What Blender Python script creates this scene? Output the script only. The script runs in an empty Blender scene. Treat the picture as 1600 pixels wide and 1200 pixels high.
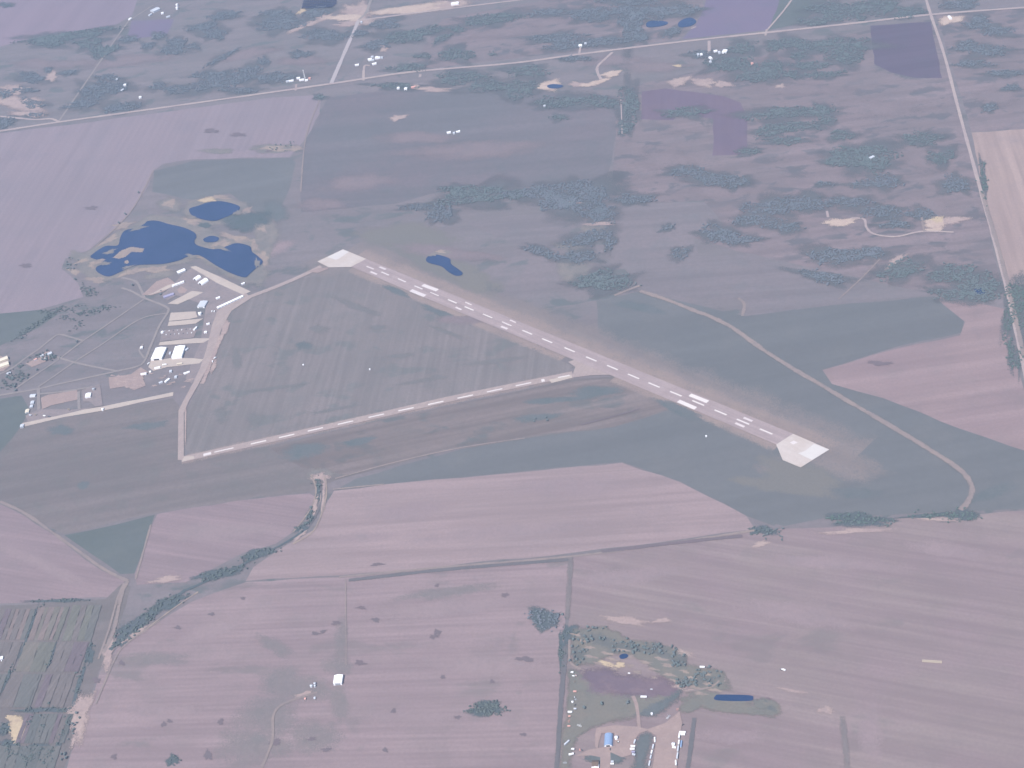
import bpy, math, random
import numpy as np
from mathutils import Matrix, Vector
# ---------- camera geometry: vanishing points of the survey grid seen in the photograph ----------
W0, H0 = 1600.0, 1200.0
CX, CY = 800.0, 600.0
ALT = 2100.0
VN = np.array([1080.0, -1257.0]); VE = np.array([-13700.0, 1500.0])
_c = np.array([CX, CY])
FPX = math.sqrt(-(VN - _c) @ (VE - _c))
_n = np.append(VN - _c, FPX); _n /= np.linalg.norm(_n)
_e = -np.append(VE - _c, FPX); _e /= np.linalg.norm(_e)
_u = np.cross(_e, _n)
if _u[1] > 0: _u = -_u
RW = np.stack([_e, _n, _u])
if np.linalg.det(RW) < 0: print('DET NEG')
def P(x, y, z=0.0):
    d = RW @ np.array([x - CX, y - CY, FPX])
    k = (z - ALT) / d[2]
    return (float(d[0] * k), float(d[1] * k), z)
scene = bpy.context.scene
cam_data = bpy.data.cameras.new('camera')
cam = bpy.data.objects.new('camera', cam_data); scene.collection.objects.link(cam)
cam_data.sensor_width = 36.0; cam_data.lens = 36.0 * FPX / W0
cam_data.clip_start = 1.0; cam_data.clip_end = 60000.0
_r = RW @ np.array([1, 0, 0]); _up = RW @ np.array([0, -1, 0]); _b = RW @ np.array([0, 0, -1])
M = Matrix(((_r[0], _up[0], _b[0], 0), (_r[1], _up[1], _b[1], 0), (_r[2], _up[2], _b[2], ALT), (0, 0, 0, 1)))
cam.matrix_world = M
scene.camera = cam
# ---------- daylight ----------
SUN_EL, SUN_AZ = math.radians(54), math.radians(205)      # azimuth clockwise from grid north: behind the camera
world = bpy.data.worlds.new('World'); scene.world = world; world.use_nodes = True
nt = world.node_tree
sky = nt.nodes.new('ShaderNodeTexSky'); sky.sky_type = 'NISHITA'; sky.sun_disc = False
sky.sun_elevation = SUN_EL; sky.sun_rotation = SUN_AZ; sky.altitude = 400; sky.dust_density = 1.5
bg = nt.nodes['Background']; bg.inputs['Strength'].default_value = 0.10
nt.links.new(sky.outputs[0], bg.inputs['Color'])
sl = bpy.data.lights.new('sun', 'SUN'); sl.energy = 4.2; sl.angle = math.radians(0.5); sl.color = (1.0, 0.955, 0.93)
sun = bpy.data.objects.new('sun', sl); scene.collection.objects.link(sun)
sdir = Vector((math.sin(SUN_AZ) * math.cos(SUN_EL), math.cos(SUN_AZ) * math.cos(SUN_EL), math.sin(SUN_EL)))
sun.rotation_euler = sdir.to_track_quat('Z', 'Y').to_euler()
sun.location = (0, 0, 5000)
vs = scene.view_settings
scene.display_settings.display_device = 'sRGB'
vs.view_transform = 'Standard'; vs.look = 'None'; vs.gamma = 1.0; vs.exposure = 0.75; vs.use_curve_mapping = False
scene.cycles.use_denoising = True
scene.cycles.transparent_max_bounces = 24
scene.cycles.max_bounces = 6
# ---------- colour: the photograph's tones, freed from the veil of air, as surface albedo ----------
AIR = {'far': (0.092, 0.122, 0.176), 'mid': (0.072, 0.095, 0.137), 'near': (0.060, 0.079, 0.113)}
GAIN = {'far': (1.44, 1.46, 1.58), 'mid': (1.54, 1.56, 1.70), 'near': (1.61, 1.63, 1.76)}
def tone(r, g, b, d='mid'):
    out = []
    for c, a, k in zip((r, g, b), AIR[d], GAIN[d]):
        c /= 255.0
        l = c / 12.92 if c <= 0.04045 else ((c + 0.055) / 1.055) ** 2.4
        out.append(min(0.85, max(0.012, (l - a) / k)))
    return tuple(out) + (1.0,)
MATS = {}
def new_mat(name):
    m = bpy.data.materials.new(name); m.use_nodes = True
    t = m.node_tree; b = t.nodes['Principled BSDF']
    b.inputs['Roughness'].default_value = 0.95; b.inputs['Specular IOR Level'].default_value = 0.15
    MATS[name] = m
    return m, t, b
def noise(t, vec, scale, detail=4.0, rough=0.55, dist=0.0):
    n = t.nodes.new('ShaderNodeTexNoise'); n.inputs['Scale'].default_value = scale
    n.inputs['Detail'].default_value = detail; n.inputs['Roughness'].default_value = rough
    n.inputs['Distortion'].default_value = dist
    t.links.new(vec, n.inputs['Vector']); return n.outputs['Fac']
def mapped(t, vec, rot=0.0, sc=(1, 1, 1)):
    if rot:
        r = t.nodes.new('ShaderNodeVectorRotate'); r.rotation_type = 'Z_AXIS'; r.inputs['Angle'].default_value = rot
        t.links.new(vec, r.inputs['Vector']); vec = r.outputs['Vector']
    n = t.nodes.new('ShaderNodeVectorMath'); n.operation = 'MULTIPLY'; n.inputs[1].default_value = sc
    t.links.new(vec, n.inputs[0]); return n.outputs[0]
def rng(t, v, a, b, c=0.0, d=1.0, smooth=True):
    n = t.nodes.new('ShaderNodeMapRange'); n.clamp = True
    if smooth: n.interpolation_type = 'SMOOTHSTEP'
    n.inputs['From Min'].default_value = a; n.inputs['From Max'].default_value = b
    n.inputs['To Min'].default_value = c; n.inputs['To Max'].default_value = d
    t.links.new(v, n.inputs['Value']); return n.outputs['Result']
def mix(t, fac, a, b):
    n = t.nodes.new('ShaderNodeMix'); n.data_type = 'RGBA'; n.clamp_factor = True
    if isinstance(fac, float): n.inputs[0].default_value = fac
    else: t.links.new(fac, n.inputs[0])
    for v, i in ((a, 6), (b, 7)):
        if isinstance(v, tuple): n.inputs[i].default_value = v
        else: t.links.new(v, n.inputs[i])
    return n.outputs[2]
def math_(t, op, a, b=None, clamp=False):
    n = t.nodes.new('ShaderNodeMath'); n.operation = op; n.use_clamp = clamp
    for v, i in ((a, 0), (b, 1)):
        if v is None: continue
        if isinstance(v, (int, float)): n.inputs[i].default_value = v
        else: t.links.new(v, n.inputs[i])
    return n.outputs[0]
def coords(t):
    g = t.nodes.new('ShaderNodeNewGeometry'); return g.outputs['Position']
def land(name, c1, c2, c3=None, big=0.004, mid=0.03, fine=0.16, rows=None, streak=None, fade=False, blot=None, hard=0.4, fine_amt=0.35):
    """ground cover: large tonal drift, mid blotches, fine grain, optional cultivation rows / streaks.
    rows = (direction in radians from grid east of the row line, period m, strength); streak likewise."""
    m, t, b = new_mat(name); v = coords(t)
    col = mix(t, rng(t, noise(t, v, big, 3.0, 0.5), 0.33, 0.67), c1, c2)
    c3 = c3 or tuple(0.5 * (x + y) for x, y in zip(c1, c2))
    col = mix(t, rng(t, noise(t, v, mid, 5.0, 0.6), 0.45, 0.72, 0.0, 0.8), col, c3)
    if blot:
        mask = math_(t, 'MULTIPLY', rng(t, noise(t, mapped(t, v, 0.0, (0.6, 1, 1)), blot[1], 5.0, 0.62, 0.4), blot[2], blot[2] + 0.09), rng(t, noise(t, v, 0.0026, 3.0), 0.30, 0.52))
        col = mix(t, mask, col, blot[0])
    dark = tuple(x * 0.72 for x in c1[:3]) + (1.0,); lite = tuple(min(0.85, x * 1.26) for x in c2[:3]) + (1.0,)
    for spec, wavy in ((rows, True), (streak, False)):
        if not spec: continue
        ang, per, amt = spec
        if wavy:
            w = t.nodes.new('ShaderNodeTexWave'); w.wave_type = 'BANDS'; w.bands_direction = 'Y'
            w.inputs['Scale'].default_value = 1.0 / 3.0
            w.inputs['Distortion'].default_value = 1.3; w.inputs['Detail'].default_value = 3.0; w.inputs['Detail Scale'].default_value = 0.35
            mv = mapped(t, v, -ang, (0.12 / per, 1.0 / per, 1.0 / per))
            t.links.new(mv, w.inputs['Vector']); f = w.outputs['Fac']
            lim = rng(t, noise(t, v, 0.006, 3.0), 0.3, 0.7, 0.15, 1.0)
            f = math_(t, 'MULTIPLY', f, lim)
        else:
            f = noise(t, mapped(t, v, -ang, (0.045 / per, 1.0 / per, 1.0 / per)), 1.0, 4.0, 0.6)
            f = rng(t, f, 0.36, 0.66)
        col = mix(t, math_(t, 'MULTIPLY', f, amt), col, dark)
        f2 = rng(t, noise(t, mapped(t, v, -ang, (0.02 / per, 0.63 / per, 1.0 / per)), 1.0, 3.0, 0.55), 0.5, 0.72)
        col = mix(t, math_(t, 'MULTIPLY', f2, amt * 0.8), col, lite)
    g = rng(t, noise(t, v, fine, 3.0, 0.7), 0.3, 0.7)
    col = mix(t, math_(t, 'MULTIPLY', g, fine_amt), col, dark)
    t.links.new(col, b.inputs['Base Color'])
    if fade: add_fade(t, b, v, hard)
    return m
def add_fade(t, b, v, hard=0.4):
    """a cover that thins out towards its edge: tufts or clods of about a metre, each either there or not"""
    a = t.nodes.new('ShaderNodeAttribute'); a.attribute_name = 'fade'
    n1 = noise(t, v, 0.022, 5.0, 0.6)
    s = math_(t, 'ADD', a.outputs['Fac'], math_(t, 'MULTIPLY', math_(t, 'SUBTRACT', n1, 0.5), 1.7))
    p = rng(t, s, 0.5 - hard, 0.5 + hard)
    sn = t.nodes.new('ShaderNodeVectorMath'); sn.operation = 'SNAP'; sn.inputs[1].default_value = (1.1, 1.1, 1000.0)
    t.links.new(v, sn.inputs[0])
    wn = t.nodes.new('ShaderNodeTexWhiteNoise'); wn.noise_dimensions = '2D'; t.links.new(sn.outputs[0], wn.inputs['Vector'])
    t.links.new(math_(t, 'LESS_THAN', wn.outputs['Value'], p), b.inputs['Alpha'])
# ---------- sheets ----------
COL = scene.collection
_z = [0.02]
def next_z():
    _z[0] += 0.002; return _z[0]
def link(name, me, mat=None, parent=None):
    o = bpy.data.objects.new(name, me); COL.objects.link(o)
    if mat is not None: me.materials.append(MATS[mat] if isinstance(mat, str) else mat)
    if parent: o.parent = parent
    return o
def struct(o, label=None):
    o['kind'] = 'structure'
    if label: o['label'] = label
    return o
def tag(o, label, cat, group=None, kind=None):
    o['label'] = label; o['category'] = cat
    if group: o['group'] = group
    if kind: o['kind'] = kind
    return o
R = random.Random(7)
def ragged(pts, step, amp, seed=0, closed=True):
    rr = random.Random(seed); out = []
    n = len(pts)
    for i in range(n if closed else n - 1):
        a, b = Vector(pts[i][:2]), Vector(pts[(i + 1) % n][:2]); d = (b - a).length
        k = max(1, int(d / step)); nrm = Vector((-(b - a).y, (b - a).x)) / max(d, 1e-6)
        for j in range(k):
            q = a + (b - a) * (j / k)
            if j: q += nrm * rr.uniform(-amp, amp)
            out.append((q.x, q.y))
    if not closed: out.append(tuple(pts[-1][:2]))
    return out
def smooth(pts, per=8, closed=False):
    n = len(pts); out = []
    rngi = range(n if closed else n - 1)
    for i in rngi:
        p0 = np.array(pts[(i - 1) % n] if closed or i > 0 else pts[i]); p1 = np.array(pts[i])
        p2 = np.array(pts[(i + 1) % n]); p3 = np.array(pts[(i + 2) % n] if closed or i + 2 < n else pts[(i + 1) % n])
        for k in range(per):
            s = k / per
            out.append(tuple(0.5 * ((2 * p1) + (-p0 + p2) * s + (2 * p0 - 5 * p1 + 4 * p2 - p3) * s * s + (-p0 + 3 * p1 - 3 * p2 + p3) * s ** 3)))
    if not closed: out.append(tuple(pts[-1]))
    return out
import bmesh
def poly(name, px, mat, step=45, amp=3.0, seed=1, world_pts=False, z=None, parent=None):
    w = [tuple(p) for p in px] if world_pts else [P(*p)[:2] for p in px]
    if step: w = ragged(w, step, amp, seed)
    bm = bmesh.new(); z = next_z() if z is None else z
    vs_ = [bm.verts.new((x, y, z)) for x, y in w]; f = bm.faces.new(vs_)
    if f.calc_area() and f.normal.z < 0: f.normal_flip()
    bm.normal_update()
    if f.normal.z < 0: f.normal_flip()
    bmesh.ops.triangulate(bm, faces=bm.faces[:])
    me = bpy.data.meshes.new(name); bm.to_mesh(me); bm.free()
    o = link(name, me, mat, parent)
    if not parent: struct(o)
    return o
class Blobs:
    """a set of soft-edged patches of one ground cover, one mesh"""
    def __init__(s): s.v = []; s.f = []; s.fd = []
    def add(s, w, rings=((1.3, -0.5), (1.0, 0.25), (0.72, 0.75), (0.4, 1.1))):
        z = next_z(); c = np.mean(np.array(w), axis=0); n = len(w); base = len(s.v)
        for k, fd in rings:
            for x, y in w:
                s.v.append((c[0] + (x - c[0]) * k, c[1] + (y - c[1]) * k, z)); s.fd.append(fd)
        s.v.append((c[0], c[1], z)); s.fd.append(1.2); ci = len(s.v) - 1
        ar = sum(w[i][0] * w[(i + 1) % n][1] - w[(i + 1) % n][0] * w[i][1] for i in range(n))
        m = len(rings)
        for r in range(m):
            for i in range(n):
                j = (i + 1) % n; a, b_ = base + r * n + i, base + r * n + j
                f = (a, b_, base + (r + 1) * n + j, base + (r + 1) * n + i) if r < m - 1 else (a, b_, ci)
                s.f.append(f if ar > 0 else f[::-1])
        return s
    def ell(s, x, y, rx, ry, rot=0.0, seed=0, wob=0.16):
        rr = random.Random(seed * 977 + int(x * 13 + y * 7)); n = 36; ph = [rr.uniform(0, 6.28) for _ in range(5)]
        ca, sa = math.cos(math.radians(rot)), math.sin(math.radians(rot)); w = []
        for i in range(n):
            t_ = 2 * math.pi * i / n
            k = 1 + wob * (0.5 * math.sin(2 * t_ + ph[0]) + 0.5 * math.sin(3 * t_ + ph[1]) + 0.4 * math.sin(5 * t_ + ph[2]) + 0.3 * math.sin(8 * t_ + ph[3]))
            ex, ey = rx * k * math.cos(t_), ry * k * math.sin(t_)
            w.append(P(x + ex * ca - ey * sa, y + ex * sa + ey * ca)[:2])
        return s.add(w)
    def px(s, pts, soft=14.0, cell=None):
        """any outline, filled on a ground grid; the cover thins over `soft` metres at the edge"""
        w = np.array(ragged([P(*p)[:2] for p in pts], 25, 3, 3)); z = next_z()
        lo, hi = w.min(0) - soft, w.max(0) + soft; cell = cell or max(4.0, float((hi - lo).max()) / 90)
        xs, ys = np.arange(lo[0], hi[0] + cell, cell), np.arange(lo[1], hi[1] + cell, cell)
        X, Y = np.meshgrid(xs, ys, indexing='ij'); ins = np.zeros(X.shape, bool); dist = np.full(X.shape, 1e9)
        n = len(w)
        for i in range(n):
            (x0, y0), (x1, y1) = w[i], w[(i + 1) % n]
            cr = ((y0 > Y) != (y1 > Y))
            with np.errstate(divide='ignore', invalid='ignore'):
                ins ^= cr & (X < (x1 - x0) * (Y - y0) / (y1 - y0 if y1 != y0 else 1e-9) + x0)
            d = np.array([x1 - x0, y1 - y0]); L2 = max(float(d @ d), 1e-9)
            t_ = np.clip(((X - x0) * d[0] + (Y - y0) * d[1]) / L2, 0, 1)
            dist = np.minimum(dist, np.hypot(X - x0 - t_ * d[0], Y - y0 - t_ * d[1]))
        fd = np.clip(0.5 + np.where(ins, dist, -dist) / soft, -0.6, 1.3)
        base = len(s.v); ny = len(ys)
        for i in range(len(xs)):
            for j in range(ny): s.v.append((xs[i], ys[j], z)); s.fd.append(float(fd[i, j]))
        for i in range(len(xs) - 1):
            for j in range(ny - 1):
                if fd[i:i + 2, j:j + 2].max() > -0.45:
                    q = base + i * ny + j; s.f.append((q, q + ny, q + ny + 1, q + 1))
        return s
    def build(s, name, mat):
        me = bpy.data.meshes.new(name); me.from_pydata(s.v, [], s.f)
        a = me.attributes.new('fade', 'FLOAT', 'POINT'); a.data.foreach_set('value', s.fd)
        return struct(link(name, me, mat))
def ribbon(name, px, width, mat, soft=False, curve=True, jitter=0.14, world_pts=False, parent=None, seed=5):
    w = [tuple(p[:2]) for p in px] if world_pts else [P(*p)[:2] for p in px]
    if curve and len(w) > 2: w = smooth(w, 8)
    w = ragged(w, 40, 0.6 if curve else 0.0, seed, closed=False)
    rr = random.Random(seed); z = next_z(); n = len(w); v = []; fd = []; f = []
    lanes = (-1, -0.55, 0, 0.55, 1) if soft else (-1, 1); L = len(lanes)
    for i, (x, y) in enumerate(w):
        a = Vector(w[max(0, i - 1)]); b = Vector(w[min(n - 1, i + 1)]); d = (b - a).normalized(); nr = Vector((-d.y, d.x))
        hw = width * 0.5 * (1 + rr.uniform(-jitter, jitter))
        for l in lanes:
            v.append((x + nr.x * hw * l, y + nr.y * hw * l, z)); fd.append(1.15 if abs(l) < 0.1 else 0.8 if abs(l) < 0.9 else -0.3)
        if i:
            for l in range(L - 1):
                q = (i - 1) * L + l; f.append((q + 1, q, q + L, q + L + 1))
    me = bpy.data.meshes.new(name); me.from_pydata(v, [], f)
    if soft:
        at = me.attributes.new('fade', 'FLOAT', 'POINT'); at.data.foreach_set('value', fd)
    o = link(name, me, mat, parent)
    if not parent: struct(o)
    return o
# ---------- solid shapes ----------
class MB:
    def __init__(s): s.v = []; s.f = []
    def box(s, x0, x1, y0, y1, z0, z1):
        b = len(s.v); s.v += [(x, y, z) for z in (z0, z1) for y in (y0, y1) for x in (x0, x1)]
        s.f += [tuple(b + i for i in q) for q in ((0, 2, 3, 1), (4, 5, 7, 6), (0, 1, 5, 4), (2, 6, 7, 3), (0, 4, 6, 2), (1, 3, 7, 5))]
        return s
    def cyl(s, cx, cy, r, z0, z1, n=20, r2=None, axis='z'):
        r2 = r if r2 is None else r2; b = len(s.v)
        for k, (zz, rad) in enumerate(((z0, r), (z1, r2))):
            for i in range(n):
                a = 2 * math.pi * i / n; c, d = rad * math.cos(a), rad * math.sin(a)
                s.v.append((cx + c, cy + d, zz) if axis == 'z' else (zz, cx + c, cy + d) if axis == 'x' else (cx + c, zz, cy + d))
        for i in range(n):
            j = (i + 1) % n; q = (b + i, b + j, b + n + j, b + n + i); s.f.append(q if axis != 'y' else q[::-1])
        lo, hi = tuple(range(b + n - 1, b - 1, -1)), tuple(range(b + n, b + 2 * n))
        if axis == 'y': lo, hi = lo[::-1], hi[::-1]
        s.f += [lo, hi]; return s
    def prism(s, prof, y0, y1):
        """profile (x, z) counter-clockwise seen from -y, extruded along y"""
        b = len(s.v); n = len(prof)
        s.v += [(x, y0, z) for x, z in prof] + [(x, y1, z) for x, z in prof]
        s.f += [tuple(range(b, b + n)), tuple(range(b + 2 * n - 1, b + n - 1, -1))]
        for i in range(n):
            j = (i + 1) % n; s.f.append((b + j, b + i, b + n + i, b + n + j))
        return s
    def mesh(s, name):
        me = bpy.data.meshes.new(name); me.from_pydata(s.v, [], s.f); me.validate(); return me
    def build(s, name, mat, parent=None):
        return link(name, s.mesh(name), mat, parent)
def thing(name, label, cat, loc, rot=0.0, group=None):
    o = bpy.data.objects.new(name, None); COL.objects.link(o); o.location = loc; o.rotation_euler = (0, 0, rot)
    o.empty_display_size = 1.0
    return tag(o, label, cat, group)
BASE_Z = 1.6
_bvh = []
def ground_z(x, y):
    """height of the topmost cover sheet that is really there at a point"""
    if not _bvh:
        from mathutils.bvhtree import BVHTree
        V, Fc, A = [], [], []
        for o in COL.objects:
            if o.type == 'MESH' and (o.get('kind') == 'structure' or o.parent):
                b0 = len(V); at = o.data.attributes.get('fade')
                V += [v.co[:] for v in o.data.vertices]; A += [d.value for d in at.data] if at else [1.0] * len(o.data.vertices)
                Fc += [tuple(b0 + i for i in p.vertices) for p in o.data.polygons]
        _bvh.append((BVHTree.FromPolygons(V, Fc), Fc, A))
    tree, Fc, A = _bvh[0]; z = 9.0
    for _ in range(40):
        loc, n_, i, d = tree.ray_cast(Vector((x, y, z)), Vector((0, 0, -1)))
        if loc is None: return 0.0
        if max(A[q] for q in Fc[i]) > 0.5: return loc.z
        z = loc.z - 0.0005
    return 0.0
def site(px, py, z=0.0):
    x, y, _ = P(px, py, z); return (x, y, ground_z(x, y) + 0.005)
def solid(name, c1, c2=None, rough=0.6, spec=0.3, metal=0.0, ribs=None, sc=0.6):
    m, t, b = new_mat(name); c2 = c2 or tuple(x * 0.86 for x in c1[:3])
    c1, c2 = tuple(c1[:3]) + (1.0,), tuple(c2[:3]) + (1.0,)
    tc = t.nodes.new('ShaderNodeTexCoord'); v = tc.outputs['Object']
    col = mix(t, rng(t, noise(t, v, sc, 5.0, 0.65), 0.4, 0.75), c1, c2)
    if ribs:
        w = t.nodes.new('ShaderNodeTexWave'); w.bands_direction = ribs; w.inputs['Scale'].default_value = 1.6
        t.links.new(v, w.inputs['Vector']); col = mix(t, math_(t, 'MULTIPLY', w.outputs['Fac'], 0.25), col, c2)
    t.links.new(col, b.inputs['Base Color'])
    b.inputs['Roughness'].default_value = rough; b.inputs['Specular IOR Level'].default_value = spec; b.inputs['Metallic'].default_value = metal
    return m
# ---------- ground-cover materials ----------
PI = math.pi
N_DIR, E_DIR = PI / 2, 0.0
T = tone
F = lambda r, g, b: tone(r, g, b, 'far')
N = lambda r, g, b: tone(r, g, b, 'near')
land('pasture', T(152, 151, 164), T(158, 154, 168), T(145, 148, 161), big=0.003, mid=0.012, fine=0.09, blot=(T(130, 141, 153), 0.016, 0.54), streak=(0.05, 40, 0.4))
land('pasture_blue', F(142, 148, 164), F(149, 148, 165), F(138, 146, 162), big=0.003, mid=0.012, fine=0.06, streak=(0.0, 60, 0.35))
land('scrub_plain', F(157, 154, 169), F(165, 158, 173), F(149, 150, 166), big=0.004, mid=0.018, fine=0.10, blot=(F(130, 139, 156), 0.021, 0.50), streak=(0.1, 30, 0.5))
land('grey_meadow', T(152, 151, 165), T(158, 154, 168), T(148, 150, 164), big=0.004, mid=0.015, fine=0.08, streak=(0.0, 35, 0.45))
land('dull_grass', T(147, 146, 157), T(153, 149, 160), T(141, 145, 155), big=0.004, mid=0.02, fine=0.10, streak=(0.2, 34, 0.5))
land('green_crop', T(136, 143, 156), T(139, 145, 158), T(142, 147, 159), big=0.003, mid=0.010, fine=0.07, streak=(0.2, 60, 0.3), fine_amt=0.2)
land('deep_green_crop', T(127, 139, 149), T(131, 141, 153), T(134, 143, 153), big=0.005, mid=0.014, fine=0.07, streak=(0.4, 50, 0.2), fine_amt=0.2)
land('plough_north', T(168, 161, 178), T(175, 165, 182), T(164, 159, 177), rows=(N_DIR, 25, 0.30), streak=(N_DIR, 40, 0.22), big=0.003, mid=0.010)
land('plough_far', F(164, 158, 180), F(168, 159, 181), F(160, 156, 178), streak=(N_DIR, 60, 0.3), big=0.002, mid=0.006)
land('plough_mid', N(180, 166, 176), N(187, 171, 181), N(176, 164, 175), streak=(0.02, 22, 0.55), big=0.003, mid=0.010)
land('plough_left', N(170, 157, 170), N(177, 162, 174), N(165, 156, 168), streak=(-0.25, 18, 0.5), rows=(-0.25, 10, 0.2), big=0.003, mid=0.010)
land('plough_bottom', N(175, 161, 173), N(182, 167, 178), N(167, 158, 168), rows=(0.0, 12, 0.42), streak=(0.0, 18, 0.42), big=0.005, mid=0.014, blot=(N(156, 152, 161), 0.009, 0.56))
land('plough_right', N(174, 160, 172), N(172, 162, 169), N(165, 157, 165), streak=(-0.28, 20, 0.55), rows=(-0.28, 10, 0.25), big=0.005, mid=0.012, blot=(N(156, 152, 160), 0.008, 0.56))
land('stubble_right', T(174, 160, 173), T(180, 165, 176), T(164, 156, 168), streak=(0.15, 36, 0.45), big=0.005, mid=0.012)
land('stubble_far', F(188, 175, 184), F(194, 180, 187), F(178, 170, 182), streak=(N_DIR, 26, 0.6), big=0.004, mid=0.012)
land('fallow_purple', F(145, 139, 163), F(141, 138, 163), F(148, 142, 163), big=0.004, mid=0.010, fine_amt=0.15, streak=(N_DIR, 30, 0.3))
land('fallow_violet', F(131, 132, 157), F(134, 133, 158), F(128, 133, 156), big=0.004, mid=0.012, fine_amt=0.15, streak=(0.1, 30, 0.4))
land('fallow_lilac', F(146, 144, 174), F(150, 146, 174), F(143, 145, 172), big=0.004, mid=0.012, fine_amt=0.15)
land('infield_hay', T(153, 152, 163), T(162, 158, 169), T(148, 150, 161), rows=(N_DIR, 17, 0.24), streak=(N_DIR, 12, 0.36), big=0.005, mid=0.016, blot=(T(141, 148, 159), 0.018, 0.54))
land('runway_verge', T(180, 168, 174), T(171, 162, 170), T(186, 174, 177), streak=(-0.66, 26, 0.35), fade=True, hard=0.8, big=0.006, mid=0.02)
land('verge_outer', T(162, 157, 166), T(157, 154, 165), T(167, 160, 167), streak=(-0.66, 30, 0.3), fade=True, hard=0.9, big=0.006, mid=0.02)
land('infield_patch', T(144, 148, 159), T(147, 149, 160), T(141, 146, 157), fade=True, hard=0.9, mid=0.03)
land('streak_grass', T(152, 148, 158), T(160, 153, 163), T(144, 145, 156), streak=(0.242, 26, 0.7), blot=(T(132, 140, 152), 0.014, 0.55), big=0.004, mid=0.014, fine=0.1)
land('verge_green', T(150, 151, 158), T(146, 149, 158), fade=True, mid=0.02)
land('marsh', T(130, 141, 154), T(137, 145, 158), T(124, 138, 151), big=0.01, mid=0.04, fine=0.2, fade=True, hard=0.5)
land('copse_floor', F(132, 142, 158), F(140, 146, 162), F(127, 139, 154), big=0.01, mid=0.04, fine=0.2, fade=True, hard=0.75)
land('scrub_floor', N(132, 139, 148), N(140, 144, 152), N(126, 135, 144), big=0.01, mid=0.05, fine=0.25, fade=True, hard=0.8)
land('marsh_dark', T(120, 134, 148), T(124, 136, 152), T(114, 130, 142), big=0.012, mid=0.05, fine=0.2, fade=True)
land('reed_bed', T(152, 153, 163), T(163, 160, 167), T(144, 149, 159), big=0.02, mid=0.05, fine=0.2, fade=True)
land('dry_reed', T(176, 166, 172), T(190, 178, 178), T(160, 155, 164), big=0.02, mid=0.06, fine=0.2, fade=True)
land('bare_soil', T(192, 177, 185), T(204, 188, 192), T(180, 168, 178), big=0.015, mid=0.05, fine=0.2, fade=True, hard=0.5)
land('pale_sand', T(214, 196, 196), T(222, 206, 204), T(200, 184, 188), big=0.015, mid=0.05, fine=0.2, fade=True, hard=0.4)
land('yellow_sand', T(214, 198, 186), T(222, 206, 190), T(200, 184, 180), big=0.015, mid=0.05, fine=0.2, fade=True, hard=0.4)
land('purple_soil', N(148, 137, 154), N(140, 132, 152), N(160, 146, 160), big=0.012, mid=0.04, fine=0.2, fade=True)
land('strip_grass', N(138, 139, 152), N(134, 138, 150), N(142, 142, 154), big=0.01, mid=0.03, fine=0.2, fade=True)
land('wet_hollow', N(146, 138, 152), N(142, 138, 152), big=0.02, mid=0.06, fine=0.2, fade=True)
land('olive_grass', N(151, 151, 154), N(144, 148, 153), N(157, 153, 155), big=0.012, mid=0.04, fine=0.2, fade=True)
land('pale_rise', N(174, 161, 173), N(179, 165, 176), N(170, 160, 171), big=0.006, mid=0.02, fine=0.1, fade=True, hard=0.9)
land('pale_far', F(157, 153, 168), F(161, 156, 171), F(152, 151, 167), big=0.006, mid=0.02, fine=0.1, fade=True, hard=0.7)
land('blue_rise', N(155, 151, 161), N(160, 154, 163), N(149, 149, 158), big=0.01, mid=0.03, fine=0.1, fade=True, hard=0.9)
land('yard_earth', N(190, 173, 178), N(183, 168, 174), N(197, 180, 183), big=0.02, mid=0.06, fine=0.25)
land('gravel', T(196, 184, 194), T(204, 192, 198), T(186, 174, 184), big=0.01, mid=0.05, fine=0.3)
land('pale_gravel', T(204, 198, 212), T(198, 192, 204), T(208, 200, 210), big=0.01, mid=0.05, fine=0.3)
land('dirt_track', T(170, 162, 171), T(178, 168, 174), T(162, 157, 167), big=0.01, mid=0.05, fine=0.3, fade=True)
land('path_grey', T(172, 168, 178), T(178, 172, 180), T(164, 162, 172), big=0.01, mid=0.05, fine=0.3)
land('asphalt', T(192, 180, 191), T(198, 186, 197), T(186, 174, 185), big=0.008, mid=0.03, fine=0.2, streak=(-0.672, 9, 0.45))
land('taxi_asphalt', T(194, 182, 190), T(200, 188, 194), T(186, 175, 184), big=0.01, mid=0.04, fine=0.2, streak=(1.2, 9, 0.25))
land('apron_asphalt', T(166, 160, 172), T(174, 166, 177), T(156, 154, 167), big=0.015, mid=0.05, fine=0.2)
land('concrete', T(226, 218, 224), T(220, 210, 214), T(230, 224, 230), big=0.02, mid=0.06, fine=0.3, streak=(-0.672, 8, 0.14), fine_amt=0.12)
land('concrete_new', T(238, 236, 244), T(234, 230, 240), fine_amt=0.08, big=0.02, mid=0.06)
land('concrete_tan', T(214, 204, 206), T(208, 198, 202), T(220, 210, 210), big=0.02, mid=0.06, fine=0.3, fine_amt=0.15)
land('paint', T(253, 248, 255), T(240, 234, 246), fine_amt=0.05, mid=0.3)
land('paint_worn', T(246, 238, 248), T(230, 222, 236), fine_amt=0.08, mid=0.3)
m, t, b = new_mat('water')
v = coords(t)
t.links.new(mix(t, rng(t, noise(t, v, 0.012, 3.0), 0.3, 0.7), (0.012, 0.034, 0.092, 1), (0.020, 0.042, 0.110, 1)), b.inputs['Base Color'])
b.inputs['Roughness'].default_value = 0.12; b.inputs['Specular IOR Level'].default_value = 0.5
bp = t.nodes.new('ShaderNodeBump'); bp.inputs['Strength'].default_value = 0.12; bp.inputs['Distance'].default_value = 0.3
t.links.new(noise(t, mapped(t, v, 0.5, (0.4, 1, 1)), 0.35, 3.0), bp.inputs['Height']); t.links.new(bp.outputs['Normal'], b.inputs['Normal'])

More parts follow.
